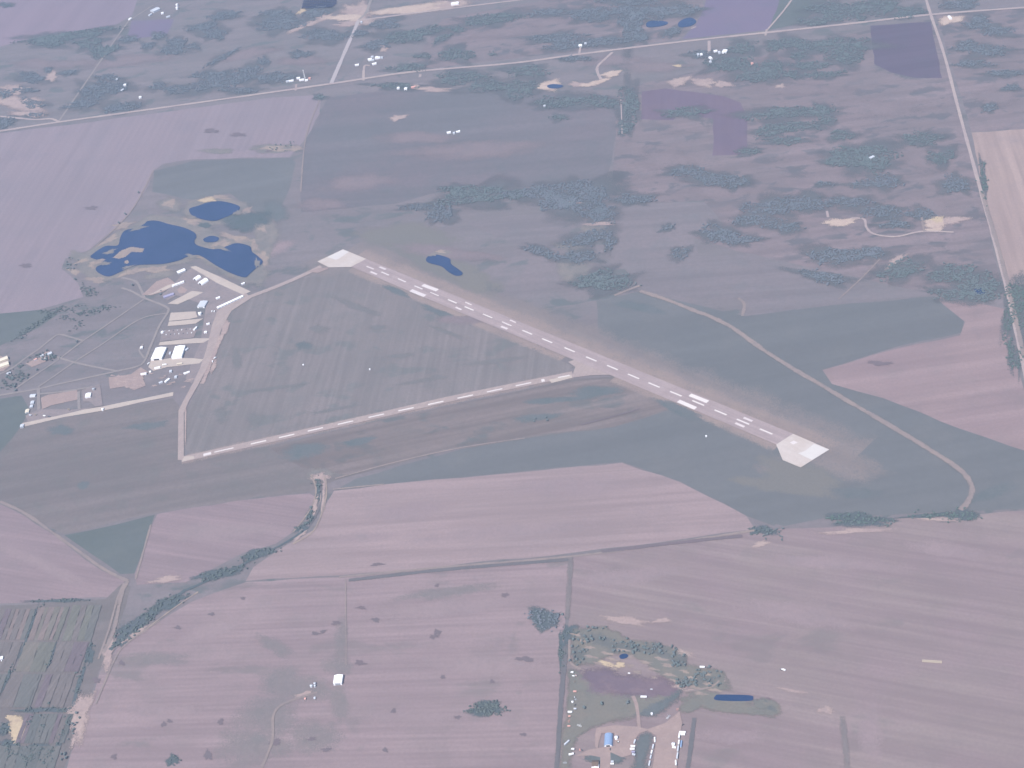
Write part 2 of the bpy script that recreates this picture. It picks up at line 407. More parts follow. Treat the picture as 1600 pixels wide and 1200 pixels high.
# ---------- the ground ----------
g = poly('ground', [(-15900, -8900), (15900, -8900), (15900, 20900), (-15900, 20900)], 'pasture', step=0, world_pts=True, z=0.0)
def field(mat, px, amp=2.5, seed=1): return poly('field', px, mat, 45, amp, seed)
# far belt
field('plough_far', [(-300, -150), (150, -160), (222, -20), (206, 24), (182, 38), (110, 51), (50, 60), (-20, 78), (-300, 100)])
field('fallow_lilac', [(206, 32), (272, 30), (262, 52), (240, 57), (198, 62)])
field('fallow_lilac', [(1112, -60), (1262, -60), (1237, 0), (1198, 47), (1066, 61), (1086, 40), (1100, 12)])
field('deep_green_crop', [(1240, -60), (1320, -60), (1288, 8), (1252, 36), (1201, 47)])
field('scrub_plain', [(690, 30), (835, 3), (1085, -40), (1100, 10), (1084, 42), (1060, 62), (640, 110)])
field('grey_meadow', [(1510, -60), (1700, -60), (1700, 2), (1510, 16)])
# second belt, below the main road
field('plough_north', [(-350, 250), (0, 208), (100, 196), (300, 169), (428, 152), (503, 148), (499, 178), (480, 214), (452, 246), (400, 246), (300, 249), (255, 256), (241, 266), (232, 290), (205, 330), (180, 356), (140, 390), (102, 404), (96, 420), (122, 442), (130, 464), (60, 484), (0, 493), (-350, 530)])
field('green_crop', [(241, 267), (300, 252), (380, 248), (455, 247), (462, 255), (452, 296), (430, 340), (400, 332), (360, 302), (300, 312), (238, 300)])
field('pasture_blue', [(512, 152), (640, 138), (800, 142), (962, 150), (966, 200), (945, 296), (830, 292), (700, 296), (620, 318), (470, 332), (472, 235)])
field('scrub_plain', [(966, 140), (1360, 46), (1455, 30), (1475, 85), (1500, 180), (1534, 300), (1562, 440), (1460, 460), (1150, 392), (1080, 370), (1130, 350), (1100, 314), (955, 318)])
field('scrub_plain', [(1462, 22), (1620, 8), (1620, 200), (1518, 206)])
field('grey_meadow', [(955, 321), (1100, 315), (1130, 350), (1084, 372), (1092, 400), (1180, 400), (1300, 440), (1462, 460), (1300, 477), (1166, 494), (1161, 468), (1120, 466), (1040, 462), (1000, 452), (985, 430), (960, 404), (966, 368), (960, 340)])
field('grey_meadow', [(728, 348), (800, 336), (866, 335), (896, 352), (886, 372), (828, 388), (780, 372)])
field('fallow_violet', [(1360, 40), (1454, 34), (1472, 122), (1430, 122), (1392, 113), (1366, 100)])
field('fallow_purple', [(1003, 143), (1040, 138), (1130, 150), (1157, 160), (1168, 182), (1167, 241), (1113, 243), (1115, 186), (1060, 178), (1052, 188), (1001, 186)])
field('stubble_far', [(1518, 207), (1700, 196), (1700, 440), (1570, 445), (1545, 330), (1530, 270)])
# airfield
field('dull_grass', [(-200, 700), (40, 664), (270, 622), (284, 640), (284, 722), (400, 700), (895, 592), (960, 588), (1100, 652), (960, 672), (810, 688), (700, 703), (520, 752), (480, 770), (400, 777), (240, 802), (100, 835), (0, 784), (-200, 690)])
field('streak_grass', [(420, 700), (600, 655), (895, 596), (960, 592), (1090, 650), (1040, 640), (960, 666), (810, 684), (700, 700), (540, 742), (470, 730)])
field('infield_hay', [(545, 420), (895, 572), (885, 586), (700, 624), (300, 710), (288, 700), (288, 645), (318, 590), (345, 510), (362, 484), (400, 462), (490, 424)])
field('green_crop', [(932, 470), (1000, 455), (1060, 470), (1165, 494), (1300, 477), (1460, 463), (1507, 500), (1502, 520), (1400, 542), (1285, 578), (1380, 620), (1500, 669), (1620, 712), (1620, 794), (1530, 798), (1400, 804), (1290, 809), (1225, 822), (1166, 806), (1080, 756), (1100, 700), (1300, 690), (1000, 552), (936, 522)])
field('green_crop', [(524, 766), (556, 748), (720, 702), (820, 685), (960, 667), (1040, 642), (1110, 655), (1300, 720), (1210, 822), (1166, 806), (1062, 752), (972, 722), (760, 742)])
field('stubble_right', [(1285, 578), (1400, 545), (1500, 524), (1508, 503), (1474, 476), (1462, 464), (1490, 466), (1568, 482), (1578, 525), (1592, 580), (1606, 640), (1620, 710), (1500, 670), (1380, 622), (1300, 600)])
field('deep_green_crop', [(-100, 640), (34, 618), (46, 640), (34, 664), (20, 684), (0, 706), (-100, 760)])
field('deep_green_crop', [(-300, 530), (0, 490), (62, 484), (92, 490), (60, 512), (0, 540), (-300, 560)])
# near belt
field('deep_green_crop', [(100, 836), (180, 820), (242, 804), (236, 822), (210, 896), (188, 897)])
field('plough_mid', [(522, 767), (640, 753), (760, 743), (972, 723), (1062, 753), (1166, 806), (1180, 827), (1040, 846), (900, 863), (700, 884), (530, 899), (384, 908), (396, 886), (440, 856), (494, 826), (508, 790)])
field('plough_left', [(246, 803), (300, 793), (400, 779), (484, 771), (492, 776), (486, 800), (460, 830), (430, 850), (380, 864), (330, 890), (290, 910), (214, 914), (210, 898), (236, 824)])
field('plough_left', [(-300, 650), (0, 788), (40, 807), (110, 856), (160, 892), (196, 906), (180, 933), (100, 936), (0, 943), (-300, 960)])
field('plough_bottom', [(386, 909), (530, 902), (700, 887), (888, 872), (889, 900), (884, 960), (878, 1040), (866, 1260), (70, 1330), (110, 1180), (134, 1120), (156, 1050), (184, 1012), (230, 984), (300, 940)])
field('plough_right', [(894, 869), (1040, 850), (1180, 830), (1225, 826), (1300, 824), (1400, 810), (1620, 797), (1800, 780), (1800, 1400), (860, 1400), (884, 1020), (890, 960)])
field('dull_grass', [(-300, 965), (0, 946), (165, 936), (190, 912), (204, 916), (180, 1005), (154, 1050), (132, 1115), (100, 1200), (60, 1330), (-300, 1400)])

# ---------- soft tonal patches of soil and grass ----------
b = Blobs()
ribbon('soil', [(545, 390), (700, 449), (900, 530), (1060, 594), (1250, 674), (1340, 712)], 150, 'verge_outer', soft=True, curve=False)
ribbon('soil', [(560, 398), (700, 455), (900, 538), (1060, 604), (1250, 682), (1300, 704)], 80, 'runway_verge', soft=True, curve=False)
ribbon('soil', [(548, 420), (720, 494), (880, 560)], 36, 'runway_verge', soft=True, curve=False)
ribbon('soil', [(960, 590), (1080, 640), (1215, 698)], 40, 'runway_verge', soft=True, curve=False)
ribbon('soil', [(284, 719), (600, 648), (895, 586)], 38, 'runway_verge', soft=True, curve=False)
b.ell(1310, 722, 62, 26, 14).ell(520, 414, 50, 16, -10).ell(1225, 735, 44, 18, 20)
b.build('soil', 'verge_outer')
b = Blobs()
for x, y, rx, ry, ro in ((1250, 745, 70, 26, 12), (640, 372, 90, 22, 5), (700, 420, 100, 22, 24), (1230, 760, 90, 14, 10)): b.ell(x, y, rx, ry, ro)
b.build('grass', 'verge_green')['kind'] = 'structure'
b = Blobs()
for x, y, rx, ry, ro in ((640, 800, 60, 14, -4), (900, 760, 90, 16, -4), (800, 830, 150, 10, -5), (560, 840, 60, 8, -4), (980, 900, 90, 14, -6),
                         (1300, 880, 110, 10, 4), (1480, 860, 60, 12, 10), (700, 950, 120, 14, -5), (250, 1110, 60, 10, 0), (640, 1120, 90, 10, 0), (760, 1040, 90, 16, 0), (60, 880, 90, 10, 25), (350, 830, 90, 14, -6), (330, 985, 70, 14, -20), (1240, 960, 100, 16, 10), (1360, 1150, 20, 40, 0), (1140, 1150, 60, 12, 0), (430, 390, 30, 10, -20)): b.ell(x, y, rx, ry, ro)
b.build('soil', 'pale_rise')
b = Blobs()
for x, y, rx, ry, ro in ((700, 925, 80, 8, -8), (440, 1068, 40, 24, 10), (420, 1120, 50, 36, -10), (470, 1075, 60, 20, 0), (395, 1165, 60, 30, 0), (490, 1150, 40, 26, 0), (533, 1000, 10, 40, 5), (525, 1040, 26, 14, 0), (530, 1095, 14, 36, -4), (430, 1010, 30, 12, 30), (240, 1030, 60, 10, 0)): b.ell(x, y, rx, ry, ro)
b.build('grass', 'blue_rise')['kind'] = 'structure'
b = Blobs()
for x, y, rx, ry, ro in ((475, 705, 42, 14, -10), (560, 690, 28, 6, -10), (620, 455, 26, 5, 22), (690, 490, 40, 6, 22), (475, 540, 14, 8, 0), (930, 612, 50, 9, -5), (870, 625, 60, 5, -5), (1060, 640, 40, 9, 20), (840, 652, 44, 6, -6), (230, 665, 40, 6, -6), (95, 672, 22, 9, 0), (130, 758, 10, 7, -30), (1000, 480, 40, 8, 10), (430, 330, 20, 20, 0), (1340, 770, 40, 10, 0), (1550, 770, 50, 10, -20)): b.ell(x, y, rx, ry, ro)
b.build('grass', 'marsh')['kind'] = 'structure'
b = Blobs()
for x, y, rx, ry, ro in ((560, 285, 60, 12, -4), (500, 320, 40, 10, 0), (700, 395, 90, 10, 8), (720, 500, 40, 8, 0), (740, 235, 120, 14, -4), (650, 215, 60, 10, 0), (1130, 300, 60, 8, 0), (1040, 250, 50, 14, 0), (1290, 280, 70, 6, 0), (1440, 320, 60, 14, 0), (1360, 170, 90, 16, 0), (1450, 250, 40, 20, 0), (60, 100, 40, 8, 0), (110, 100, 40, 6, -5), (200, 95, 80, 8, -6), (380, 85, 60, 8, -10), (470, 95, 40, 8, 0), (790, 50, 60, 8, -8), (860, 35, 40, 6, -6), (960, 95, 60, 8, 0), (1020, 105, 60, 8, 0), (1250, 140, 90, 9, 0), (1560, 150, 40, 14, 0), (1560, 65, 40, 10, 0)): b.ell(x, y, rx, ry, ro)
b.build('grass', 'pale_far')['kind'] = 'structure'
b = Blobs()
for x, y, rx, ry, ro in ((500, 515, 16, 6, 0), (590, 512, 14, 4, 0), (440, 605, 40, 3, -8), (400, 655, 12, 10, 0), (345, 650, 8, 14, 0), (625, 556, 22, 4, -4), (700, 520, 26, 4, 20), (770, 565, 50, 4, -6), (520, 640, 40, 3, -10), (370, 560, 8, 16, -10), (560, 480, 40, 5, 20), (660, 595, 40, 3, -8)): b.ell(x, y, rx, ry, ro)
b.build('grass', 'infield_patch')
# reed and shore around the ponds
b = Blobs()
b.px([(185, 362), (215, 348), (232, 336), (300, 340), (320, 355), (350, 372), (400, 372), (425, 400), (410, 430), (385, 444), (350, 428), (310, 404), (280, 414), (230, 420), (200, 428), (165, 440), (140, 428), (125, 400), (150, 385)])
b.px([(284, 330), (296, 314), (340, 305), (385, 316), (392, 334), (360, 352), (310, 352)])
b.ell(415, 370, 22, 34, 10); b.ell(265, 320, 20, 12, 0); b.ell(400, 425, 22, 22, 0); b.ell(690, 395, 16, 5, 0); b.ell(250, 430, 30, 6, -10)
b.ell(130, 405, 26, 10, 20); b.ell(140, 425, 24, 10, 30); b.ell(900, 420, 34, 30, 20); b.ell(930, 358, 26, 10, 0); b.ell(890, 385, 30, 8, 10); b.ell(500, 740, 22, 10, 0); b.ell(430, 232, 44, 8, 0); b.ell(340, 236, 26, 5, 0)
b.build('reeds', 'reed_bed')['kind'] = 'structure'
b = Blobs()
for x, y, rx, ry, ro in ((345, 382, 18, 7, -20), (303, 400, 14, 4, 8), (370, 372, 24, 6, 10), (398, 385, 8, 8, 0), (405, 352, 16, 8, 30), (300, 345, 18, 5, 14), (340, 308, 18, 4, 0), (385, 330, 12, 5, -30), (148, 414, 12, 5, -10), (150, 437, 14, 6, 10), (115, 424, 14, 4, 25), (128, 408, 12, 3, -20), (265, 318, 12, 6, 0), (170, 375, 16, 5, -25), (192, 352, 18, 5, -12), (205, 425, 20, 5, -20), (240, 421, 30, 5, -6), (410, 404, 10, 12, 0), (428, 232, 26, 4, 0), (462, 232, 14, 4, 0), (688, 393, 10, 2.5, 0)): b.ell(x, y, rx, ry, ro, 3, 0.4)
b.build('reeds', 'dry_reed')['kind'] = 'structure'
b = Blobs(); b.ell(385, 345, 42, 17, 0); b.ell(320, 352, 10, 5, 0); b.build('grass', 'fade_violet' if 'fade_violet' in MATS else 'marsh_dark')['kind'] = 'structure'

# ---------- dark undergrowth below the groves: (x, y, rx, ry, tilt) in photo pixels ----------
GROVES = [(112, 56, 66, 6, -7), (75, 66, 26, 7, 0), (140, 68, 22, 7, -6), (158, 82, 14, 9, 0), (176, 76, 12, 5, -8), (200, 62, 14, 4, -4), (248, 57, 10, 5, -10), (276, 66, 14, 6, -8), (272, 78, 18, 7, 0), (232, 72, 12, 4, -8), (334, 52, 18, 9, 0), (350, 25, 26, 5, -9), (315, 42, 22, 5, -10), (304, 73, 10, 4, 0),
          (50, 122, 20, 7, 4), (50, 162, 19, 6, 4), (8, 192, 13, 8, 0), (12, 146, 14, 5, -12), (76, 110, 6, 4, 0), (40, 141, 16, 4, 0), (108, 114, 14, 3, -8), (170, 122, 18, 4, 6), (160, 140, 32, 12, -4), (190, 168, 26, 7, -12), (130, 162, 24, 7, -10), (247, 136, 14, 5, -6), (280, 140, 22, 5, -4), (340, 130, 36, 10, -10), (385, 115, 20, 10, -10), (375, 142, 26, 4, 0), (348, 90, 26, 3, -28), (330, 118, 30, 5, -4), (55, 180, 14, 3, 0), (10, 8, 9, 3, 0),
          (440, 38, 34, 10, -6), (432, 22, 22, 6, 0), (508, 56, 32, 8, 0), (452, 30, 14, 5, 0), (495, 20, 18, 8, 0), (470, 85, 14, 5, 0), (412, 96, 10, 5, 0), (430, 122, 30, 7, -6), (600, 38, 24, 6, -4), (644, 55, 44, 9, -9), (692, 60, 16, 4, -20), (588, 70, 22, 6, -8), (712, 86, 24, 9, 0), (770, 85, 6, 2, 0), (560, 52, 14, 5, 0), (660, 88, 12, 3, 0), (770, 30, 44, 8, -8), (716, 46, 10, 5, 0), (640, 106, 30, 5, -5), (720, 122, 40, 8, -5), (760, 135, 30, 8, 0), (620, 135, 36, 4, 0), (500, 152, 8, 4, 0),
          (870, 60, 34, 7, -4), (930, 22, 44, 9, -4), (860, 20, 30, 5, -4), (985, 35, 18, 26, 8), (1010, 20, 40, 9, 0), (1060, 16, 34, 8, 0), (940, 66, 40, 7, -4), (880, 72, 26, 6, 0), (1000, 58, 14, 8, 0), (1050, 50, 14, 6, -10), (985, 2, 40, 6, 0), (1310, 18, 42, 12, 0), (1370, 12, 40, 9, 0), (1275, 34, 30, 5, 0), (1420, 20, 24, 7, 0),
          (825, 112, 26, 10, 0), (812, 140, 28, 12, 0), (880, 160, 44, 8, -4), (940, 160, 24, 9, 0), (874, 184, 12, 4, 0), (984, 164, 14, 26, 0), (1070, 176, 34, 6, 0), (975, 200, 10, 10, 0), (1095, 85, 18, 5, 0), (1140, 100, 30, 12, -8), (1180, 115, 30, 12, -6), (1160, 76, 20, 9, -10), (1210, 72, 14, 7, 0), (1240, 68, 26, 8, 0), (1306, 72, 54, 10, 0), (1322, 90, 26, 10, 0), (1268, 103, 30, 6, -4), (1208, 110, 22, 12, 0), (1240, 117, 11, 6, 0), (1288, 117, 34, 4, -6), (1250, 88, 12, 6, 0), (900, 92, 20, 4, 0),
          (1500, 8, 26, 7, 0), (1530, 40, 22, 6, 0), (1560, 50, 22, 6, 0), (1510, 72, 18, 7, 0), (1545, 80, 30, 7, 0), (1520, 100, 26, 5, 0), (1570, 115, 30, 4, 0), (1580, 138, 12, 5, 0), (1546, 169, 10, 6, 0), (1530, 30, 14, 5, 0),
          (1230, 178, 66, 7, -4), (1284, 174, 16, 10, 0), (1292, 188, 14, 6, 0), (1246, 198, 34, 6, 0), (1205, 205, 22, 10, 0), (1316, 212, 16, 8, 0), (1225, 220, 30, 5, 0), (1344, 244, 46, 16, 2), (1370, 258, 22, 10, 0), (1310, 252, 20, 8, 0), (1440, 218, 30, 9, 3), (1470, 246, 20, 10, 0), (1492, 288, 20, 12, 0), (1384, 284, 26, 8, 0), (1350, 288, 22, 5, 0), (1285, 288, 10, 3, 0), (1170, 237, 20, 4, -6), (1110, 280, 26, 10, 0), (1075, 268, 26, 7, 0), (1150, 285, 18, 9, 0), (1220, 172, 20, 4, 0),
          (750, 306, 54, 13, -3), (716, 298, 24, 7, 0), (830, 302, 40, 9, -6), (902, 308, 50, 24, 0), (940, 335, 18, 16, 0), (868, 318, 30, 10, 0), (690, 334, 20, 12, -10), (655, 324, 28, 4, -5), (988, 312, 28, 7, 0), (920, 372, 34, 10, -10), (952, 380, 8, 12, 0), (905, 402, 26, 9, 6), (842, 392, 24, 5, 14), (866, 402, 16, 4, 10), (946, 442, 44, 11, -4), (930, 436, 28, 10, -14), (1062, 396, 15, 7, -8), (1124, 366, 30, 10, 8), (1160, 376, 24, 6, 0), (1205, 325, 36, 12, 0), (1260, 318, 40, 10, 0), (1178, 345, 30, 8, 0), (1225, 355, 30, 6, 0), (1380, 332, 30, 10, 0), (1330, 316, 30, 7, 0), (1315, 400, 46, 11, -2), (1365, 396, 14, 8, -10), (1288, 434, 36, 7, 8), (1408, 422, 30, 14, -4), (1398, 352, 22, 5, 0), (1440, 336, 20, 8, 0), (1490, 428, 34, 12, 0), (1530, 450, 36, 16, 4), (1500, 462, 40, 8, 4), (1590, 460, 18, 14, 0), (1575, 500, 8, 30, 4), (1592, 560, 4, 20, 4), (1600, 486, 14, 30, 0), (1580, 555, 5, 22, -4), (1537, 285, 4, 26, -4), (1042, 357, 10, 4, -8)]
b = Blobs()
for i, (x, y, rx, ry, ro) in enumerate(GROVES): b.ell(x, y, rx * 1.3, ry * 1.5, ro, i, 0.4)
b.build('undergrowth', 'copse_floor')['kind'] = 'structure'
NEAR_WOODS = [(1345, 813, 52, 9, 2), (1450, 806, 34, 4, -4), (1500, 807, 30, 9, 0), (1192, 830, 22, 6, 0), (852, 968, 26, 14, 0), (878, 1018, 6, 24, 4), (760, 1108, 26, 11, 0), (486, 806, 7, 12, 20), (470, 825, 12, 5, -30), (497, 765, 4, 18, 4), (404, 866, 30, 6, -16), (345, 896, 36, 8, -14), (270, 940, 26, 8, -20), (222, 970, 44, 10, -38), (190, 1000, 12, 8, -30),
              (46, 985, 2.2, 36, 20), (16, 1050, 2.5, 34, 22), (80, 1026, 2.2, 24, 19), (140, 1022, 6, 16, 12), (122, 1075, 3.5, 32, 16), (70, 1110, 44, 3.5, -2), (44, 1136, 2.4, 18, 20), (66, 1138, 3, 18, 16), (54, 1180, 34, 14, 0), (8, 1140, 10, 9, 0), (95, 1150, 3.5, 28, 14), (90, 939, 44, 2.6, -2), (108, 1130, 3, 18, 12), (18, 1165, 14, 10, 0),
              (270, 1188, 10, 8, 0), (890, 990, 12, 14, 0)]
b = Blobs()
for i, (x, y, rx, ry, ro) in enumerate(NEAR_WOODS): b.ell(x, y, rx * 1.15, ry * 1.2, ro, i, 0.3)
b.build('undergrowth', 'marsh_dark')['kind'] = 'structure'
b = Blobs()     # damp spots that dot the ploughed land
for x, y, rx, ry in ((565, 950, 7, 3), (587, 969, 7, 4), (563, 1036, 9, 4), (789, 930, 6, 4), (683, 988, 8, 4), (678, 995, 9, 4), (692, 1058, 5, 3), (769, 1065, 5, 3), (615, 1111, 5, 4), (602, 1172, 4, 4), (715, 1121, 6, 4), (525, 974, 7, 4), (505, 987, 5, 3), (493, 990, 6, 3), (151, 1063, 6, 5), (178, 1183, 6, 4), (190, 1036, 5, 4), (256, 1132, 4, 4), (265, 1127, 4, 3), (278, 981, 6, 3), (330, 960, 5, 3), (325, 1180, 6, 10), (345, 1128, 4, 6), (590, 882, 10, 3), (372, 211, 14, 3), (420, 236, 5, 2), (330, 205, 14, 3), (143, 325, 10, 3), (40, 415, 12, 3), (487, 1155, 8, 3), (510, 1172, 8, 4), (818, 1148, 5, 3), (683, 915, 4, 3), (380, 935, 5, 2), (1375, 568, 20, 4), (430, 1160, 10, 5), (820, 1030, 14, 4), (1190, 1095, 14, 5)): b.ell(x, y, rx, ry, 0, 2, 0.35)
b.build('soil', 'wet_hollow')
b = Blobs()     # dugouts, pits and trampled yards
for x, y, rx, ry, ro in ((478, 40, 34, 5, -22), (505, 28, 14, 5, -30), (545, 38, 26, 4, 0), (560, 18, 28, 14, 20), (565, 32, 20, 8, 0), (700, 8, 40, 8, -4), (622, 184, 14, 5, -6), (600, 76, 9, 5, 0), (648, 135, 8, 4, -8), (678, 140, 30, 4, 0), (1100, 129, 24, 7, 6), (1130, 132, 14, 6, 0), (1060, 128, 18, 8, -8), (893, 317, 12, 3, 0), (1220, 135, 7, 4, 0), (1484, 345, 24, 8, 0), (936, 350, 24, 3, 0), (1400, 408, 20, 6, -40), (1190, 850, 14, 5, -8), (1340, 830, 60, 4, -2), (1470, 812, 40, 3, 0), (500, 745, 14, 7, 0), (492, 790, 5, 16, 10), (505, 775, 4, 30, 2), (470, 835, 14, 5, -40), (1110, 1062, 22, 10, 0), (1035, 1020, 40, 12, 14), (1060, 1075, 20, 5, 10), (1100, 1075, 30, 4, -8), (980, 970, 40, 6, 10), (1035, 970, 14, 4, 0), (30, 162, 44, 14, 6), (20, 140, 26, 8, 0), (45, 178, 30, 5, 0), (80, 120, 10, 8, 0), (1290, 1110, 14, 6, 12), (1240, 1080, 20, 3, 12), (905, 132, 20, 4, 0), (330, 1050, 1, 1, 0), (475, 1085, 14, 4, -14), (170, 1020, 10, 26, 18), (125, 1120, 16, 50, 17), (260, 906, 30, 5, -6), (215, 990, 30, 4, -32)): b.ell(x, y, rx, ry, ro, 4, 0.35)
b.build('soil', 'bare_soil')
b = Blobs()
for x, y, rx, ry, ro in ((860, 134, 22, 9, -2), (936, 128, 18, 4, -18), (955, 116, 18, 5, -8), (918, 133, 12, 3, 0), (1312, 347, 32, 6, -4), (1462, 350, 20, 11, 0), (1456, 360, 16, 3, 0), (640, 15, 60, 8, -4), (540, 28, 30, 6, 0), (1484, 31, 20, 8, -6)): b.ell(x, y, rx, ry, ro, 5, 0.25)
b.build('sand', 'pale_sand')['kind'] = 'structure'
b = Blobs()
for x, y, rx, ry, ro in ((1059, 103, 7, 2.5, 0), (1465, 343, 10, 6, 0), (472, 17, 8, 4, -30), (28, 1135, 18, 16, 0), (18, 1122, 10, 5, 0), (30, 1150, 14, 12, -40), (943, 1036, 24, 4, 22), (968, 1040, 10, 5, 0), (325, 312, 12, 5, 0)): b.ell(x, y, rx, ry, ro, 5, 0.3)
b.build('sand', 'yellow_sand')['kind'] = 'structure'
# ---------- roads ----------
ribbon('road', [(-200, 235), (0, 205), (92, 191), (300, 162), (518, 131), (640, 113), (800, 99), (905, 85), (1060, 66), (1200, 51), (1330, 37), (1455, 23), (1600, 12), (1800, -2)], 12, 'gravel')
ribbon('road', [(92, 190), (150, 106), (196, 40), (206, 30), (240, 8)], 6.5, 'path_grey')
ribbon('road', [(518, 130), (540, 79), (561, 31)], 13, 'pale_gravel')
ribbon('road', [(560, 32), (600, 27), (700, 14), (840, -3), (1000, -20)], 10, 'gravel')
ribbon('road', [(561, 31), (572, 20), (580, 0), (600, -40)], 10, 'path_grey')
ribbon('road', [(1436, -40), (1452, 16), (1475, 85), (1500, 180), (1530, 290), (1565, 420), (1590, 530), (1605, 600), (1625, 690)], 8.5, 'gravel')
ribbon('track', [(1534, 300), (1570, 425), (1600, 560)], 14, 'dirt_track', soft=True)
for p, w_ in (([(568, 126), (569.5, 104), (578, 103)], 8), ([(905, 85), (907, 74)], 7), ([(1108, 64), (1108, 84)], 9), ([(957, 82), (946, 92), (934, 104), (934, 114), (939, 124)], 9), ([(-60, 176), (20, 184), (55, 187), (80, 186), (92, 191)], 9), ([(1237, 0), (1222, 20), (1198, 48)], 6), ([(462, 142), (463, 132)], 7), ([(657, 116), (656, 121)], 8), ([(1292, 330), (1294, 340)], 6), ([(1330, 341), (1350, 343), (1354, 356), (1366, 366), (1400, 370), (1440, 362), (1490, 363)], 6), ([(970, 152), (972, 210)], 3), ([(1080, 45), (1088, 42)], 6), ([(1198, 46), (1196, 56)], 6)):
    ribbon('track', p, w_, 'gravel')
ribbon('track', [(1000, 455), (1040, 468), (1088, 487), (1110, 495), (1145, 513), (1190, 545), (1240, 577), (1280, 600), (1330, 630), (1390, 665), (1440, 695), (1490, 727), (1510, 745), (1519, 765), (1512, 785), (1500, 797)], 17, 'dirt_track', soft=True)
ribbon('track', [(960, 462), (985, 452), (1002, 446)], 10, 'dirt_track', soft=True)
ribbon('track', [(1440, 340), (1444, 362)], 8, 'dirt_track', soft=True)
for p, w_ in (([(0, 784), (40, 803), (110, 852), (160, 888), (200, 908)], 10), ([(530, 902), (700, 886), (890, 870), (1040, 850), (1180, 829)], 8), ([(200, 908), (190, 930), (178, 985), (162, 1020)], 12), ([(194, 912), (184, 935), (170, 985), (154, 1030)], 7), ([(524, 748), (620, 722), (720, 700), (820, 685)], 6), ([(400, 1220), (425, 1160), (427, 1120), (440, 1102), (470, 1090), (496, 1082)], 7), ([(1160, 494), (1163, 476), (1154, 466)], 10), ([(520, 765), (600, 757)], 5), ([(1310, 468), (1345, 436), (1375, 405)], 5), ([(236, 820), (222, 870), (212, 905)], 6), ([(470, 300), (478, 215), (500, 155)], 6), ([(0, 1190), (25, 1195)], 8), ([(150, 1100), (180, 1030), (200, 1005), (250, 970)], 5), ([(240, 266), (205, 330), (150, 385)], 6), ([(540, 905), (541, 1040)], 3)):
    ribbon('track', p, w_, 'dirt_track', soft=True)
for p in ([(892, 871), (889, 920), (886, 968)], [(1316, 1120), (1320, 1160), (1326, 1215)]): ribbon('grass', p, 13, 'blue_rise', soft=True)
for p, w_ in ( ([(1085, 1122), (1072, 1220)], 11), ([(884, 1010), (878, 1080), (869, 1215)], 13)):
    ribbon('grass', p, w_, 'strip_grass', soft=True)
ribbon('grass', [(545, 907), (700, 890), (888, 875)], 12, 'strip_grass', soft=True)
ribbon('grass', [(940, 862), (1080, 846), (1160, 838)], 12, 'wet_hollow', soft=True)
ribbon('grass', [(908, 664), (980, 645), (1000, 638)], 6, 'wet_hollow', soft=True)
ribbon('creek', [(498, 750), (503, 772), (498, 798), (482, 824), (455, 843)], 4, 'strip_grass', soft=True)
ribbon('creek', [(482, 824), (455, 843), (420, 862), (380, 882), (330, 905), (288, 924)], 9, 'marsh_dark', soft=True)
ribbon('creek', [(290, 922), (262, 944), (225, 968), (185, 1003), (172, 1016)], 14, 'marsh_dark', soft=True)
ribbon('bank', [(508, 745), (510, 772), (503, 802), (488, 832), (458, 850)], 6, 'dry_reed', soft=True)
ribbon('bank', [(486, 742), (494, 765), (488, 790), (474, 812), (458, 832)], 5, 'dry_reed', soft=True)
ribbon('bank', [(310, 925), (270, 952), (230, 982), (200, 1003)], 5, 'dry_reed', soft=True)
# airport lanes
AX = [([(-80, 631), (0, 618), (60, 608), (90, 601), (180, 581), (214, 573), (226, 564), (236, 540), (250, 508), (263, 487), (258, 479), (226, 466), (205, 455), (190, 450)], 6.5),
      ([(25, 607), (50, 590), (90, 563), (130, 533), (170, 506), (225, 468)], 5), ([(60, 605), (85, 588), (115, 567), (160, 538), (205, 507), (230, 495), (260, 490)], 5),
      ([(88, 558), (118, 567), (150, 574), (182, 580)], 6), ([(62, 545), (78, 532), (92, 523), (110, 527), (131, 533)], 6), ([(0, 585), (20, 575), (40, 560), (62, 545)], 6),
      ([(190, 434), (212, 440), (220, 452), (226, 466)], 7), ([(62, 616), (100, 612), (150, 604)], 6), ([(60, 606), (61, 640)], 8), ([(123, 612), (124, 640)], 7), ([(226, 560), (218, 548), (224, 538)], 5)]
for p, w_ in AX: ribbon('road', p, w_, 'path_grey')
ribbon('path', [(34, 665), (100, 649), (160, 639), (222, 626), (271, 616)], 16, 'concrete_tan', curve=False)

# ---------- airfield pavement ----------
def yard(px, mat, name='pavement', step=20, amp=0.8): return poly(name, px, mat, step, amp)
yard([(286, 428), (300, 419), (345, 432), (388, 458), (372, 470), (346, 484), (336, 505), (330, 540), (318, 570), (300, 600), (290, 592), (300, 566), (312, 540), (318, 505), (322, 478), (300, 470), (276, 462), (262, 470), (252, 462), (270, 446)], 'apron_asphalt')
yard([(297, 417.5), (306, 416), (350, 436), (392, 456), (380, 461), (340, 443)], 'concrete_tan', step=0)
yard([(222, 461), (245, 440), (262, 434), (276, 444), (256, 456), (236, 462)], 'yard_earth')
yard([(228, 463), (262, 452), (286, 440), (262, 446), (240, 458)], 'concrete_tan')
yard([(262, 475), (275, 468), (300, 455), (318, 457), (296, 468), (278, 476)], 'concrete_tan')
yard([(277, 453), (283, 447.5), (293, 453), (289, 458), (280, 459)], 'yard_earth')
yard([(267, 489), (306, 487), (309, 496), (296, 499), (264, 502)], 'concrete_tan'); yard([(264, 503), (296, 500), (318, 498), (306, 506), (262, 510)], 'concrete_tan')
yard([(254, 517), (282, 514), (304, 512), (308, 516), (303, 528), (250, 534)], 'apron_asphalt')
yard([(250, 535), (305, 529), (330, 529), (318, 536), (248, 540)], 'concrete_tan')
